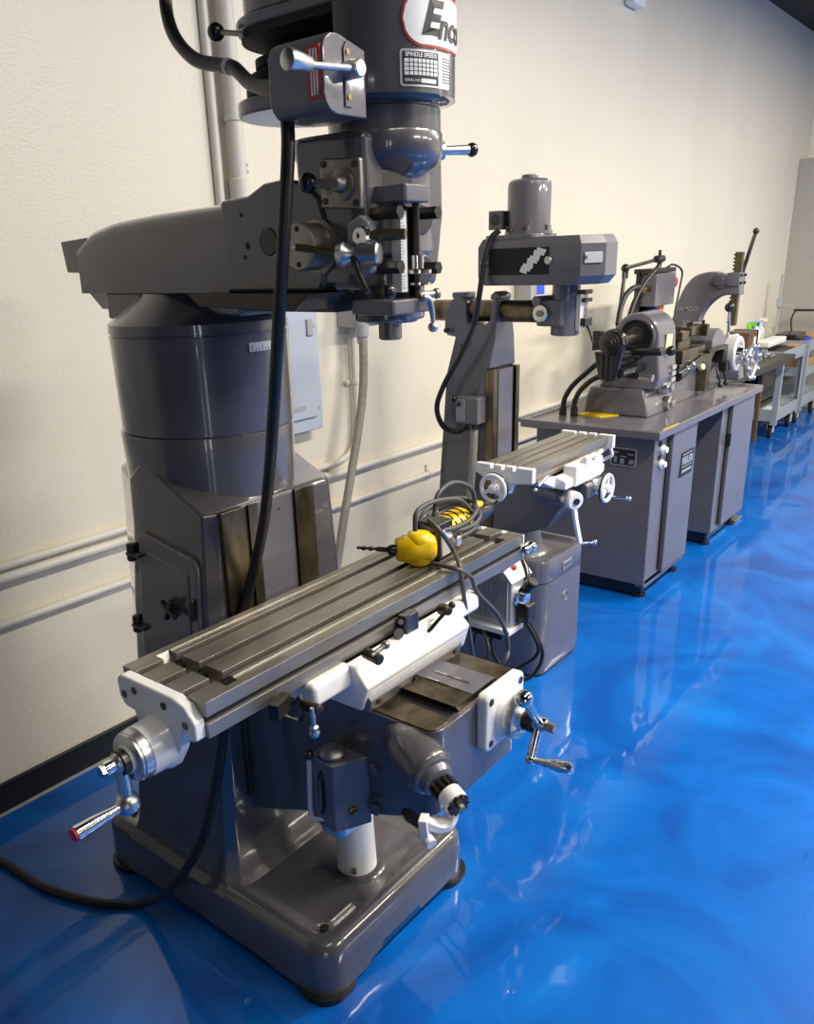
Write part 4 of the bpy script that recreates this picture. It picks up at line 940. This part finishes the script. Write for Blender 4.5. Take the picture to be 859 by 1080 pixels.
def cabinet(x0, x1, d0, d1):
    c_ = MB().prism([(1.362, .075), (1.362, .792), (1.96, .792), (1.96, .075)], 'x', x0, x1).build('cabinet', 'paint2', la, bev=.004)
    MB().box(x0+.03, x1-.03, 1.40, 1.94, 0.012, .078).build('plinth', 'black', c_)
    d_ = MB().box(d0, d1, 1.342, 1.3625, .098, .783).build('cabinet_door', 'paint2', la, bev=.004)
    return c_, d_
c1, d1 = cabinet(3.622, 4.135, 3.80, 4.118)
c2_, d2 = cabinet(4.56, 5.085, 4.675, 5.07)
each('levelling_foot', 'black', la, [lambda q, x=x, y=y: q.cyl((x, y, 0), (x, y, .015), .03).cyl((x, y, .01), (x, y, .08), .014) for x, y in ((3.68, 1.40), (4.09, 1.40), (4.60, 1.40), (5.04, 1.40), (3.68, 1.92), (5.04, 1.92))])
MB().prism([(1.362, .06), (1.362, .10), (1.41, .10), (1.41, .06)], 'x', 3.63, 4.13).build('kick_plate', 'paint2', c1, bev=.003)
MB().box(5.06, 5.20, 1.37, 1.44, .0, .02).build('floor_bracket', 'paint2', c2_, bev=.003)
each('push_button', 'wht', c1, [lambda q, z=z, x=x: q.cyl((x, 1.362, z), (x, 1.352, z), .022).cyl((x, 1.352, z), (x, 1.335, z), .015, ch=.003) for x, z in ((3.715, .722), (3.71, .655))])
each('button_plate', 'void', c1, [lambda q, z=z: q.box(3.675, 3.70, 1.358, 1.363, z-.012, z+.012) for z in (.755, .69)])
MB().box(3.775, 3.792, 1.355, 1.363, .11, .775).build('door_gap', 'void', c1)
MB().box(4.655, 4.668, 1.355, 1.363, .11, .775).build('door_gap', 'void', c2_)
MB().box(4.655, 4.672, 1.335, 1.362, .56, .63).build('door_latch', 'black', d2, bev=.003)
MB().cyl((3.808, 1.346, .40), (3.808, 1.338, .40), .005).build('door_pin', 'lightpaint', d1)
pl = at(724, 487, 'y', 1.342)
npl = MB().prism([(pl.x-.085, pl.z-.062), (pl.x+.075, pl.z-.062), (pl.x+.09, pl.z+.056), (pl.x-.07, pl.z+.056)], 'y', 1.337, 1.3425).build('name_plate', 'ink', d1)
tf = lambda dz: flat((pl.x, 1.3368, pl.z+dz), (1, 0, .0), (.1, 0, 1))
text('lettering', 'FEELER', 'plate', npl, .048, tf(.012), bold=.0016, thick=.0006)
each('plate_stripe', 'plate', npl, [lambda q, z=z, h=h: q.box(pl.x-.066, pl.x+.066, 1.3362, 1.3372, pl.z+z, pl.z+z+h) for z, h in ((.043, .004), (-.018, .004), (-.044, .012))])
text('lettering', 'MACHINE', 'lightpaint', d1, .022, flat((pl.x, 1.3418, pl.z-.082), (1, 0, 0), (0, 0, 1)), thick=.0006)
ip = at(658, 482, 'x', 3.62)
ipl = MB().prism(rrect(ip.y-.062, ip.y+.062, ip.z-.042, ip.z+.042, .008), 'x', 3.618, 3.623).build('instruction_plate', 'plate', c1, bev=.001)
MB().prism(rrect(ip.y-.056, ip.y+.056, ip.z-.037, ip.z+.037, .006), 'x', 3.6172, 3.6185).build('plate_field', 'ink', ipl)
each('plate_print', 'lightpaint', ipl, [lambda q, a=a, b_=b_, w_=w_, h_=h_: q.box(3.6168, 3.6175, ip.y+a, ip.y+a+w_, ip.z+b_, ip.z+b_+h_) for a, b_, w_, h_ in ((-.05, .012, .03, .008), (-.05, -.03, .022, .02), (-.015, .0, .03, .006), (-.005, -.032, .02, .025), (.025, .015, .025, .012), (.03, -.028, .015, .03))])
# headstock
bz0, bz1 = TT-.012, .955
hb0 = MB().loft([[(3.90, 1.512, bz0), (4.245, 1.512, bz0), (4.245, 1.85, bz0), (3.90, 1.85, bz0)], [(3.905, 1.53, .90), (4.24, 1.53, .90), (4.24, 1.845, .90), (3.905, 1.845, .90)], [(3.92, 1.555, bz1), (4.22, 1.555, bz1), (4.22, 1.83, bz1), (3.92, 1.83, bz1)]]).build('headstock_base', 'paint2', la, bev=.014, seg=3)
hy, hzz = 1.613, 1.197
arch = [(hy+.112*math.cos(a), hzz+.112*math.sin(a)) for a in [PI*k/20 for k in range(21)]]
hp_ = [(1.515, .95)]+[(1.50, 1.0), (1.502, 1.08)]+arch[::-1][::-1][::-1][0:0]
hp_ = [(1.50, .95), (1.485, 1.01), (1.495, 1.10)]+[(hy-.112*math.cos(a), hzz+.112*math.sin(a)) for a in [PI*k/20 for k in range(21)]]+[(1.745, 1.05), (1.79, .95)]
MB().prism(hp_, 'x', 3.93, 4.155).build('headstock', 'paint2', la, bev=.012, seg=3)
MB().lathe((3.935, hy-.005, hzz), (-1, 0, 0), [(-.01, .094), (0.0, .095), (.022, .091), (.022, .081), (-.004, .079), (-.0045, .0)], 40).build('guard_ring', 'paint', la)
MB().lathe((3.934, hy-.005, hzz), (-1, 0, 0), [(0, .079), (.008, .079)], 40).build('guard_opening', 'void', la)
so = at(645, 357, 'y', hy-.005)
MB().lathe((3.95, hy-.005, hzz), (-1, 0, 0), [(0, .05), (.03, .05), (.032, .036), (.07, .036), (.072, .030), (.30, .030)], 32).build('spindle', 'darksteel', la)
sx = so.x
MB().lathe((sx+.05, hy-.005, hzz), (-1, 0, 0), [(0, .058), (.05, .058), (.054, .052), (.056, .040)], 36).build('collet_closer', 'black', la)
MB().lathe((sx-.006, hy-.005, hzz), (-1, 0, 0), [(0, .044), (.010, .043), (.012, .034), (.022, .033), (.024, .024), (.036, .022), (.038, .016)], 28).build('draw_tube', 'darksteel', la)
MB().lathe((sx-.038, hy-.005, hzz), (-1, 0, 0), [(0, .014), (.0075, .014)], 24).build('draw_tube_bore', 'void', la)
MB().torus((sx+.03, hy-.005, hzz), (1, 0, 0), .054, .008, 36, 8).build('closer_ring', 'black', la)
MB().prism([(1.645, 1.17), (1.70, 1.16), (1.70, 1.25), (1.66, 1.25)], 'x', sx, sx+.035).build('closer_arm', 'black', la, bev=.004)
MB().prism([(1.555, 1.155), (1.69, 1.155), (1.665, 1.045), (1.625, 1.02), (1.58, 1.03)], 'x', sx+.005, sx+.03).build('closer_bracket', 'black', la, bev=.006)
each('bracket_rib', 'black', la, [lambda q, y=y: q.box(sx-.002, sx+.03, y, y+.012, 1.03, 1.15) for y in (1.59, 1.615, 1.64)], bev=.003)
MB().cyl((sx+.03, 1.62, 1.09), (3.94, 1.62, 1.09), .024).cyl((sx+.03, 1.57, 1.06), (3.94, 1.57, 1.06), .02).build('bracket_bar', 'black', la)
h0 = at(655, 372, 'x', 3.80); h1 = at(668, 371.5, 'x', 3.80); h2 = at(699, 371, 'x', 3.80)
MB().cyl(h0, h1, .009).build('lever_shaft', 'steel', la)
dv = h2-h1
MB().lathe(h1, dv, [(-.01, .012), (0, .015), (dv.length*.5, .018), (dv.length*.96, .018), (dv.length, .013)], 20).build('lever_grip', 'black', la)
MB().ball(at(708, 370, 'y', 1.47), .024).build('control_knob', 'black', la)
MB().obox((4.045, 1.494, 1.155), .07, .004, .10, (1, 0, -.08), (0, 0, 1)).build('paper_tag', 'paper', la)
for k in range(3): MB().obox((4.10, 1.478, .985+.03*k), .05, .006, .018, (1, 0, 0)).build('gear_plate', 'plate', la)
fit = at(684, 398, 'x', 3.84)
MB().cyl(at(675, 397.5, 'x', 3.84), at(689, 399, 'x', 3.84), .017).build('hose_fitting', 'alu', la)
MB().tube([at(606, 432, 'x', 3.80), at(607, 422, 'x', 3.80), at(614, 410, 'x', 3.80), at(628, 399, 'x', 3.80), at(645, 395, 'x', 3.82), at(676, 397, 'x', 3.84)], .013, 6, 12).build('coolant_hose', 'rubber', la)
MB().tube([at(594, 432, 'x', 3.80), at(596, 420, 'x', 3.80), at(604, 407, 'x', 3.80), at(618, 394, 'x', 3.84), at(634, 380, 'x', 3.88)], .013, 6, 12).build('coolant_hose', 'rubber', la)
each('hose_nut', 'darksteel', la, [lambda q, x=x: q.cyl(at(x, 436, 'x', 3.80)-V((0, 0, .02)), at(x, 429, 'x', 3.80), .018, ch=.003) for x in (594, 606)])
each('control_dial', 'alu', la, [lambda q, x=x, y=y: q.lathe(at(x, y, 'y', 1.505), (0, -1, 0), [(-.02, .034), (.01, .034), (.014, .022), (.03, .020), (.032, .012)], 24) for x, y in ((704, 409), (705, 425))])
# bed, carriage, tools
MB().prism([(1.545, .82), (1.545, .95), (1.58, 1.0), (1.72, 1.0), (1.75, .95), (1.75, .82)], 'x', 4.22, 4.98).build('bed', 'paint2', la, bev=.008)
MB().cyl((4.20, 1.50, .985), (4.50, 1.495, 1.035), .03, ch=.005).build('feed_motor', 'black', la)
each('motor_band', 'chrome', la, [lambda q, t=t: q.torus(V((4.20, 1.50, .985))*(1-t)+V((4.50, 1.495, 1.035))*t, (.3, 0, .05), .0305, .004, 24, 6) for t in (.3, .55)])
MB().lathe((4.47, 1.475, 1.0), (-.3, -.9, .2), [(0, .016), (.02, .016), (.024, .01)], 20).build('feed_knob', 'paper', la)
MB().box(4.24, 4.57, 1.49, 1.70, 1.04, 1.105).build('cross_slide', 'way', la, bev=.005)
MB().box(4.22, 4.52, 1.495, 1.66, 1.0, 1.04).build('slide_base', 'darksteel', la, bev=.004)
MB().prism([(4.50, 1.06), (4.74, 1.06), (4.74, 1.045), (4.70, 1.02), (4.70, .85), (4.63, .85), (4.63, .96), (4.60, 1.0), (4.55, 1.02), (4.50, 1.02)], 'y', 1.49, 1.56).build('apron', 'way', la, bev=.006)
MB().box(4.55, 4.86, 1.46, 1.66, 1.06, 1.078).build('turret_base', 'darksteel', la, bev=.004)
MB().prism([(4.66, 1.07), (4.66, 1.115), (4.71, 1.158), (4.76, 1.172), (4.81, 1.158), (4.88, 1.11), (4.88, 1.07)], 'y', 1.485, 1.68).build('turret_housing', 'paint2', la, bev=.006)
each('turret_cover', 'alu', la, [lambda q: q.lathe((4.84, 1.60, 1.10), (0, 0, 1), [(0, .07), (.03, .07), (.045, .045), (.06, .03)], 24), lambda q: q.lathe((4.80, 1.62, 1.165), (0, 0, 1), [(0, .035), (.03, .03), (.034, .02)], 20)])
each('tool_block', 'way', la, [lambda q: q.box(4.25, 4.42, 1.52, 1.58, 1.10, 1.15), lambda q: q.box(4.24, 4.34, 1.50, 1.60, 1.15, 1.195), lambda q: q.box(4.45, 4.60, 1.53, 1.60, 1.155, 1.20), lambda q: q.box(4.36, 4.56, 1.56, 1.64, 1.10, 1.165), lambda q: q.box(4.60, 4.64, 1.50, 1.6, 1.145, 1.205)], bev=.005)
MB().box(4.28, 4.60, 1.53, 1.60, 1.143, 1.155).build('tool_bar', 'darksteel', la, bev=.002)
each('tool_screw', 'darksteel', la, [lambda q, x=x, y=y, z=z: q.cyl((x, y, z), (x, y, z+.025), .008, seg=6) for x, y, z in ((4.27, 1.53, 1.192), (4.31, 1.56, 1.192), (4.48, 1.56, 1.197), (4.55, 1.57, 1.197), (4.62, 1.53, 1.20), (4.40, 1.60, 1.162))])
w1 = at(779, 373, 'y', 1.44)
MB().lathe((w1.x, 1.60, w1.z), (0, -1, 0), [(0, .03), (.12, .03)], 24).build('feed_shaft', 'darksteel', la)
MB().lathe(w1, (0, -1, 0), [(-.06, .088), (-.055, .098), (0, .098), (.006, .092), (.007, .07), (-.01, .062)], 48).build('handwheel', 'silver', la)
MB().lathe(w1+V((0, .02, 0)), (0, -1, 0), [(0, .045), (.05, .03), (.052, .02)], 24).build('wheel_hub', 'chrome', la)
MB().cyl(w1+V((.02, 0, -.06)), w1+V((.02, -.05, -.06)), .008).build('wheel_handle', 'chrome', la)
w2 = at(793, 382, 'y', 1.40)
wl = wheel(None, w2, (0, -1, 0), .100, .013, 'alu', la, 'alu', 5)
each('wheel_knob', 'alu', wl, [lambda q, k=k: q.ball(w2+V((.095*math.cos(k*PI/4+.3), -.012, .095*math.sin(k*PI/4+.3))), .015) for k in range(8)])
MB().cyl(w2+V((0, .01, 0)), w2+V((0, .16, 0)), .02).build('wheel_shaft', 'chrome', la)
each('stop_screw', 'alu', la, [lambda q, i=i: q.cyl((4.93+.03*i, 1.47, 1.0+.018*(i % 3)), (4.93+.03*i, 1.40, .995+.018*(i % 3)), .012, ch=.002) for i in range(5)])
each('stop_block', 'darksteel', la, [lambda q: q.box(4.82, 5.02, 1.47, 1.62, .98, 1.06), lambda q: q.box(4.84, 4.95, 1.455, 1.50, .93, .99)], bev=.005)
for (x, y) in ((760, 406), (766, 404)):
    e_ = at(x, y, 'y', 1.46); MB().tube([e_+V((.0, .03, .09)), e_+V((.0, .01, .04)), e_], .006).ball(e_, .015).build('trip_lever', 'black', la)
lv = at(769, 350, 'y', 1.56); lt = at(770, 324, 'y', 1.545)
lr = MB().cyl(lv-V((0, 0, .03)), lt, .009, .007).build('turret_lever', 'chrome', la)
MB().ball(lt, .027).build('lever_ball', 'black', lr)
MB().lathe(lv-V((.03, 0, .03)), (1, -.3, 0), [(0, .018), (.10, .018)], 18).build('lever_boss', 'alu', la)
# control box and lamp arm at the back
bx0, bx1, by0, bz = 4.87, 5.17, 1.90, (1.272, 1.452)
bxx = MB().box(bx0, bx1, by0, by0+.11, *bz).build('control_box', 'paint2', la, bev=.004)
MB().box(bx0-.02, bx1+.05, by0+.02, by0+.13, bz[1]+.002, bz[1]+.028).build('box_rail', 'darksteel', la, bev=.003)
MB().box(bx0-.03, bx0-.005, by0+.09, by0+.11, .83, bz[1]+.02).build('box_post', 'darksteel', la)
MB().box(bx1+.02, bx1+.05, by0+.09, by0+.11, .83, bz[1]+.02).build('box_post', 'darksteel', la)
MB().box(bx0-.02, bx1+.02, by0+.112, by0+.12, .96, 1.40).build('back_plate', 'black', la)
MB().cyl((bx0-.002, by0+.05, 1.37), (bx0-.03, by0+.05, 1.37), .02).cyl((bx0-.03, by0+.05, 1.372), (bx0-.055, by0+.052, 1.372), .014).build('box_gland', 'brass', bxx)
MB().box(5.02, 5.10, by0+.03, by0+.09, 1.16, 1.272).build('orange_can', 'orange', la, bev=.008)
MB().box(4.97, 5.02, by0+.03, by0+.09, 1.16, 1.272).build('blue_can', 'bluepl', la, bev=.008)
MB().lathe((bx1+.03, by0+.02, 1.395), (0, -1, 0), [(0, .028), (.012, .028), (.016, .02)], 20).build('stop_button', 'red', la)
MB().lathe((bx1+.02, by0+.02, 1.32), (0, -1, 0), [(0, .016), (.012, .016)], 20).build('white_button', 'wht', la)
MB().tube([at(704, 282, 'y', 1.93), at(710, 279, 'y', 1.93), at(717, 282, 'y', 1.93), at(720, 288, 'y', 1.93), at(718, 300, 'y', 1.93), at(712, 330, 'y', 1.93)], .006).build('box_cable', 'rubber', la)
ja = at(660, 283, 'y', 1.86); jb = at(696, 273, 'y', 1.80); jc = at(652, 342, 'y', 1.84)
MB().cyl(V((jc.x, jc.y, .95)), jc, .011).cyl(jc, ja, .011, .009).build('arm_rod', 'darksteel', la)
MB().cyl(ja, jb, .009).build('arm_rod', 'darksteel', la)
each('arm_joint', 'darksteel', la, [lambda q: q.ball(ja, .022).cyl(ja-V((0, 0, .05)), ja+V((0, 0, .01)), .016), lambda q: q.ball(jb, .020).cyl(jb-V((.045, 0, 0)), jb+V((.045, 0, 0)), .018).cyl(jb, jb+V((0, 0, .045)), .008)])
MB().tube([jb-V((0, 0, .01)), at(695, 281, 'y', 1.80), at(685, 292, 'y', 1.80), at(676, 305, 'y', 1.80), at(668, 322, 'y', 1.80), at(661, 345, 'y', 1.78), at(658, 360, 'y', 1.76)], .013, 6, 12).build('arm_hose', 'rubber', la)
MB().tube([at(676, 303, 'y', 1.81), at(668, 304, 'y', 1.81), at(660, 312, 'y', 1.81), at(655, 325, 'y', 1.81), at(652, 342, 'y', 1.80)], .014, 6, 12).build('arm_hose', 'rubber', la)

# ------------------------------------------------------------------ arbor press on a work bench
BT = .735
wb = thing('workbench', 'low steel workbench beyond the lathe carrying the arbor press', 'bench', (6.45, 2.0, 0))
MB().box(5.38, 7.52, 1.72, 2.29, BT-.05, BT).build('bench_top', 'darksteel', wb, bev=.004)
each('leg', 'wood', wb, [lambda q, x=x, y=y: q.box(x, x+.032, y, y+.032, 0, BT-.05) for x, y in ((5.42, 1.78), (7.43, 1.93), (5.42, 2.2), (7.43, 2.2))], bev=.003)
MB().box(5.45, 7.46, 2.0, 2.26, .22, .25).build('bench_shelf', 'darksteel', wb)
PX = 5.60
ap = thing('arbor_press', 'grey C frame arbor press with a tall rack on the workbench behind the lathe', 'press', (PX, 1.9, BT))
oa = [at(706, 352, 'x', PX), at(713, 332, 'x', PX), at(722, 308, 'x', PX), at(733, 293, 'x', PX), at(745, 287.5, 'x', PX), at(757, 286.5, 'x', PX), at(768, 290, 'x', PX), at(783, 290, 'x', PX)]
ia = [at(783, 311, 'x', PX), at(768, 311, 'x', PX), at(757, 315, 'x', PX), at(748, 323, 'x', PX), at(741, 334, 'x', PX), at(738, 348, 'x', PX)]
pts = [(2.13, BT+.05), (2.10, .95)]+[(p.y, p.z) for p in smooth_path(oa, 4)]+[(p.y, p.z) for p in smooth_path(ia, 4)]+[(1.88, 1.0), (1.86, .93), (1.60, .92), (1.58, BT+.05)]
MB().prism(pts, 'x', PX-.05, PX+.05).build('frame', 'paint2', ap, bev=.01, seg=3)
MB().box(PX-.13, PX+.13, 1.735, 2.16, BT, BT+.055).build('foot', 'paint2', ap, bev=.006)
MB().prism([(oa[-1].y+.07, 1.352), (oa[-1].y+.07, 1.432), (oa[-1].y-.005, 1.432), (oa[-1].y-.005, 1.352)], 'x', PX-.062, PX+.062).build('ram_guide', 'paint2', ap, bev=.005)
ny = oa[-1].y
each('guide_bolt', 'darksteel', ap, [lambda q, x=x, z=z: q.cyl((PX+x, ny-.004, z), (PX+x, ny-.016, z), .009, seg=6) for x in (-.04, .04) for z in (1.37, 1.415)])
MB().lathe((PX-.05, ny+.11, 1.385), (-1, 0, 0), [(0, .045), (.02, .045), (.022, .03), (.035, .028)], 28).build('pinion_cap', 'paint', ap)
rb = MB().box(PX-.022, PX+.022, ny+.005, ny+.045, 1.115, 1.55)
for k in range(20): rb.box(PX-.022, PX+.022, ny+.043, ny+.054, 1.13+.021*k, 1.141+.021*k)
rb.build('rack', 'way', ap)
l0 = V((PX+.075, ny+.03, 1.39)); l1 = V((PX+.075, ny-.032, 1.665))
lp = MB().cyl(l0-(l1-l0)*.15, l1, .013, .011).build('press_lever', 'way', ap)
MB().ball(l1, .019).build('lever_end', 'darksteel', lp)
MB().lathe((PX+.05, ny+.11, 1.385), (1, 0, 0), [(0, .04), (.04, .04)], 24).build('lever_hub', 'darksteel', ap)
text('lettering', 'FAMCO', 'lightpaint', ap, .042, flat(at(725, 326, 'x', PX-.0505), (0, -1, 0), (0, 0, 1)), bold=.001, thick=.002)
text('lettering', '3R', 'lightpaint', ap, .052, flat(at(724, 341, 'x', PX-.0505), (0, -1, 0), (0, 0, 1)), bold=.001, thick=.002)
# loose turned parts on the bench
for i, (px, py, r, h, lab) in enumerate(((799, 381, .035, .05, 'round shiny steel collar on the bench edge nearest the handwheel'), (806, 377, .03, .06, 'middle shiny steel sleeve on the bench between collar and flange'), (812, 376, .045, .025, 'flat shiny steel flange on the bench nearest the cart'))):
    p = at(px, py, 'z', BT); p.y = max(p.y, 1.78); 
    tag(MB().lathe((p.x, p.y, BT), (0, 0, 1), [(0, r*.8), (.004, r), (h*.5, r), (h*.52, r*.7), (h, r*.7), (h, r*.35), (h*.6, r*.3)], 24).build('steel_sleeve', 'chrome'), lab, 'metal part', 'turned steel parts on the bench')

# ------------------------------------------------------------------ service carts
def cart(x0, x1, y0, y1, zt, label, mid=False):
    c_ = thing('utility_cart', label, 'cart', ((x0+x1)/2, (y0+y1)/2, 0), 'grey steel utility carts')
    each('leg', 'cart', c_, [lambda q, x=x, y=y, sx=sx, sy=sy: q.prism([(x, y), (x+sx*.045, y), (x+sx*.045, y+sy*.004), (x+sx*.004, y+sy*.004), (x+sx*.004, y+sy*.045), (x, y+sy*.045)], 'z', .12, zt) for x, y, sx, sy in ((x0, y0, 1, 1), (x1, y0, -1, 1), (x0, y1, 1, -1), (x1, y1, -1, -1))])
    for nm, z0, z1 in (('top_tray', zt-.10, zt), ('bottom_tray', .15, .25))+((('middle_tray', .43, .51),) if mid else ()):
        b = MB(); i = .004
        b.loft([[(x0+i, y0+i, z0), (x1-i, y0+i, z0), (x1-i, y1-i, z0), (x0+i, y1-i, z0)], [(x0+i, y0+i, z1), (x1-i, y0+i, z1), (x1-i, y1-i, z1), (x0+i, y1-i, z1)], [(x0+.02, y0+.02, z1), (x1-.02, y0+.02, z1), (x1-.02, y1-.02, z1), (x0+.02, y1-.02, z1)], [(x0+.022, y0+.022, z1-.03), (x1-.022, y0+.022, z1-.03), (x1-.022, y1-.022, z1-.03), (x0+.022, y1-.022, z1-.03)]])
        b.build(nm, 'cart', c_, bev=.003)
    for x in (x0+.06, x1-.06):
        for y in (y0+.05, y1-.05):
            k_ = MB().lathe((x, y-.016, .055), (0, 1, 0), [(0, .05), (.004, .055), (.028, .055), (.032, .05)], 24).build('caster', 'rubber', c_)
            MB().box(x-.028, x+.028, y-.024, y-.019, .05, .15).box(x-.028, x+.028, y+.019, y+.024, .05, .15).box(x-.03, x+.03, y-.024, y+.024, .135, .152).build('caster_fork', 'box', k_)
    return c_
cart(7.60, 8.30, 1.825, 2.27, .735, 'grey steel utility cart nearest the lathe loaded with bottles and trays')
cart(8.40, 9.12, 1.82, 2.27, .75, 'grey steel utility cart second from the lathe at the right edge', True)
zt = .706
def boxitem(name, m, x0, x1, y0, y1, z0, z1, lab, cat, bev=.004, grp=None, root=None):
    return tag(MB().box(x0, x1, y0, y1, z0, z1).build(name, m, None, bev=bev), lab, cat, grp)
# brown wooden box on the bench end
wx = thing('wooden_box', 'brown wooden box with a white card standing on the bench end', 'box', (7.34, 2.10, BT))
MB().box(7.22, 7.46, 2.02, 2.20, BT, BT+.185).build('case', 'wood', wx, bev=.004)
MB().box(7.45, 7.468, 2.015, 2.205, BT, BT+.19).build('frame_edge', 'darksteel', wx)
MB().box(7.36, 7.42, 2.016, 2.021, BT+.05, BT+.14).build('card', 'wht', wx)
boxitem('foam_tray', 'wht', 7.70, 8.24, 1.98, 2.10, zt+.045, zt+.10, 'long white tray lying on the nearest cart', 'tray', .012)
boxitem('rubber_mat', 'rubber', 7.63, 8.27, 1.86, 2.24, zt, zt+.014, 'black mat covering the top of the nearest cart', 'mat', .002)
def bottle(x, y, z, r, h, m, lab, mc='wht'):
    t_ = thing('spray_bottle', lab, 'bottle', (x, y, z), 'bottles on the nearest cart')
    MB().lathe((x, y, z), (0, 0, 1), [(0, r*.9), (.006, r), (h*.6, r), (h*.75, r*.4), (h*.8, r*.35)], 20).build('bottle_body', m, t_)
    MB().lathe((x, y, z+h*.78), (0, 0, 1), [(0, r*.45), (h*.12, r*.45), (h*.22, r*.3)], 16).obox((x, y-.02, z+h*.96), .022, .07, .03, (1, 0, 0)).build('spray_head', mc, t_)
    return t_
bottle(7.74, 2.17, zt+.014, .045, .23, 'green', 'bright green bottle standing on the nearest cart', 'green')
bottle(7.90, 2.19, zt+.014, .045, .22, 'wht', 'white bottle with blue cap beside the bright green bottle', 'bluepl')
bottle(8.02, 2.19, zt+.014, .042, .23, 'wht', 'white bottle with pale grey head, middle of the bottle row', 'panel')
bottle(8.14, 2.19, zt+.014, .042, .24, 'panel', 'pale blue bottle with white head, farthest of the row', 'wht')
boxitem('tool_case', 'black', 8.43, 8.80, 1.95, 2.13, .721, .80, 'black flat case on the second cart by the bottles', 'case', .006)
rg_ = thing('blue_rag', 'crumpled blue rag on the second cart', 'rag', (8.62, 1.88, .721))
rp = []
b = MB()
for i in range(9):
    rp.append([(8.46+.035*i, 1.856+.011*j, .722+.05*abs(math.sin(i*1.1+j*.8))*math.sin(PI*i/8)*math.sin(PI*j/7)+.012*math.sin(PI*j/7)) for j in range(8)])
b = MB(); Rr = [b.ring(r) for r in rp]
for i in range(8):
    for j in range(7): b.face([Rr[i][j], Rr[i+1][j], Rr[i+1][j+1], Rr[i][j+1]])
ro = b.build('cloth', 'bluepl', rg_, ang=80); sm = ro.modifiers.new('thick', 'SOLIDIFY'); sm.thickness = .004
boxitem('wood_block', 'tan', 8.15, 8.25, 1.87, 1.95, zt+.014, zt+.034, 'small tan wooden block on the near cart corner', 'block')
boxitem('wood_board', 'tan', 8.84, 9.09, 1.86, 2.04, .721, .76, 'tan wooden board on top of the second cart', 'board')
boxitem('wood_board', 'tan', 8.45, 9.0, 1.88, 2.15, .481, .55, 'tan wooden board on the middle shelf of the second cart', 'board')
boxitem('paper_sheet', 'wht', 7.70, 7.95, 1.87, 1.99, .221, .225, 'white paper lying on the lower shelf of the nearest cart', 'paper', .001)
boxitem('steel_plate', 'darksteel', 7.66, 8.26, 2.02, 2.24, .221, .26, 'dark steel plate on the lower shelf of the nearest cart', 'plate')
hg = thing('height_gauge', 'tall grey height gauge standing on the second cart', 'gauge', (8.70, 2.20, .721))
MB().box(8.63, 8.77, 2.15, 2.25, .721, .765).build('gauge_base', 'box', hg, bev=.006)
MB().box(8.685, 8.72, 2.19, 2.205, .765, 1.32).build('beam', 'box', hg, bev=.002)
MB().box(8.67, 8.735, 2.175, 2.215, 1.02, 1.10).build('slider', 'box', hg, bev=.003)
MB().box(8.695, 8.71, 2.06, 2.18, 1.03, 1.045).build('scriber', 'box', hg)
lm = thing('desk_lamp', 'black arm lamp at the right edge standing on the second cart', 'lamp', (9.05, 2.02, .76))
MB().cyl((9.02, 2.12, .721), (9.02, 2.12, .74), .05).build('lamp_base', 'black', lm)
MB().tube([(9.02, 2.12, .74), (9.02, 2.15, .88), (9.02, 2.12, .97)], .008, 2).build('lamp_arm', 'black', lm)
MB().box(8.98, 9.06, 1.80, 2.13, .965, .985).build('lamp_head', 'black', lm, bev=.004)
boxitem('storage_bin', 'black', 7.72, 8.24, 2.03, 2.235, .262, .54, 'black bin standing on the lower shelf of the nearest cart', 'bin', .012)
boxitem('storage_bin', 'black', 5.9, 7.25, 2.03, 2.25, .25, .62, 'long black bin on the shelf under the workbench', 'bin', .012)
# ------------------------------------------------------------------ light: the hall's ceiling lamps
w = bpy.data.worlds.new('hall'); bpy.context.scene.world = w; w.use_nodes = True
w.node_tree.nodes['Background'].inputs[0].default_value = (.9, .95, 1, 1)
w.node_tree.nodes['Background'].inputs[1].default_value = .0
def lamp(x, y, e, sx=1.2, sy=.3, z=3.30, col=(1, .93, .82)):
    l = bpy.data.lights.new('ceiling_lamp', 'AREA'); l.shape = 'RECTANGLE'; l.size = sx; l.size_y = sy; l.energy = e; l.color = col
    o = bpy.data.objects.new('ceiling_lamp', l); C.objects.link(o); o.location = (x, y, z)
for x, e in ((.65, 16), (2.6, 118), (4.9, 118), (7.4, 118)):
    lamp(x, -.45, e)
for x, e in ((2.7, 165), (4.9, 160), (7.4, 160)):
    lamp(x, -4.2, e)
s = bpy.context.scene
s.view_settings.view_transform = 'Standard'; s.view_settings.look = 'None'
s.view_settings.exposure = .12; s.view_settings.gamma = 1; s.view_settings.use_curve_mapping = False
s.cycles.max_bounces = 8
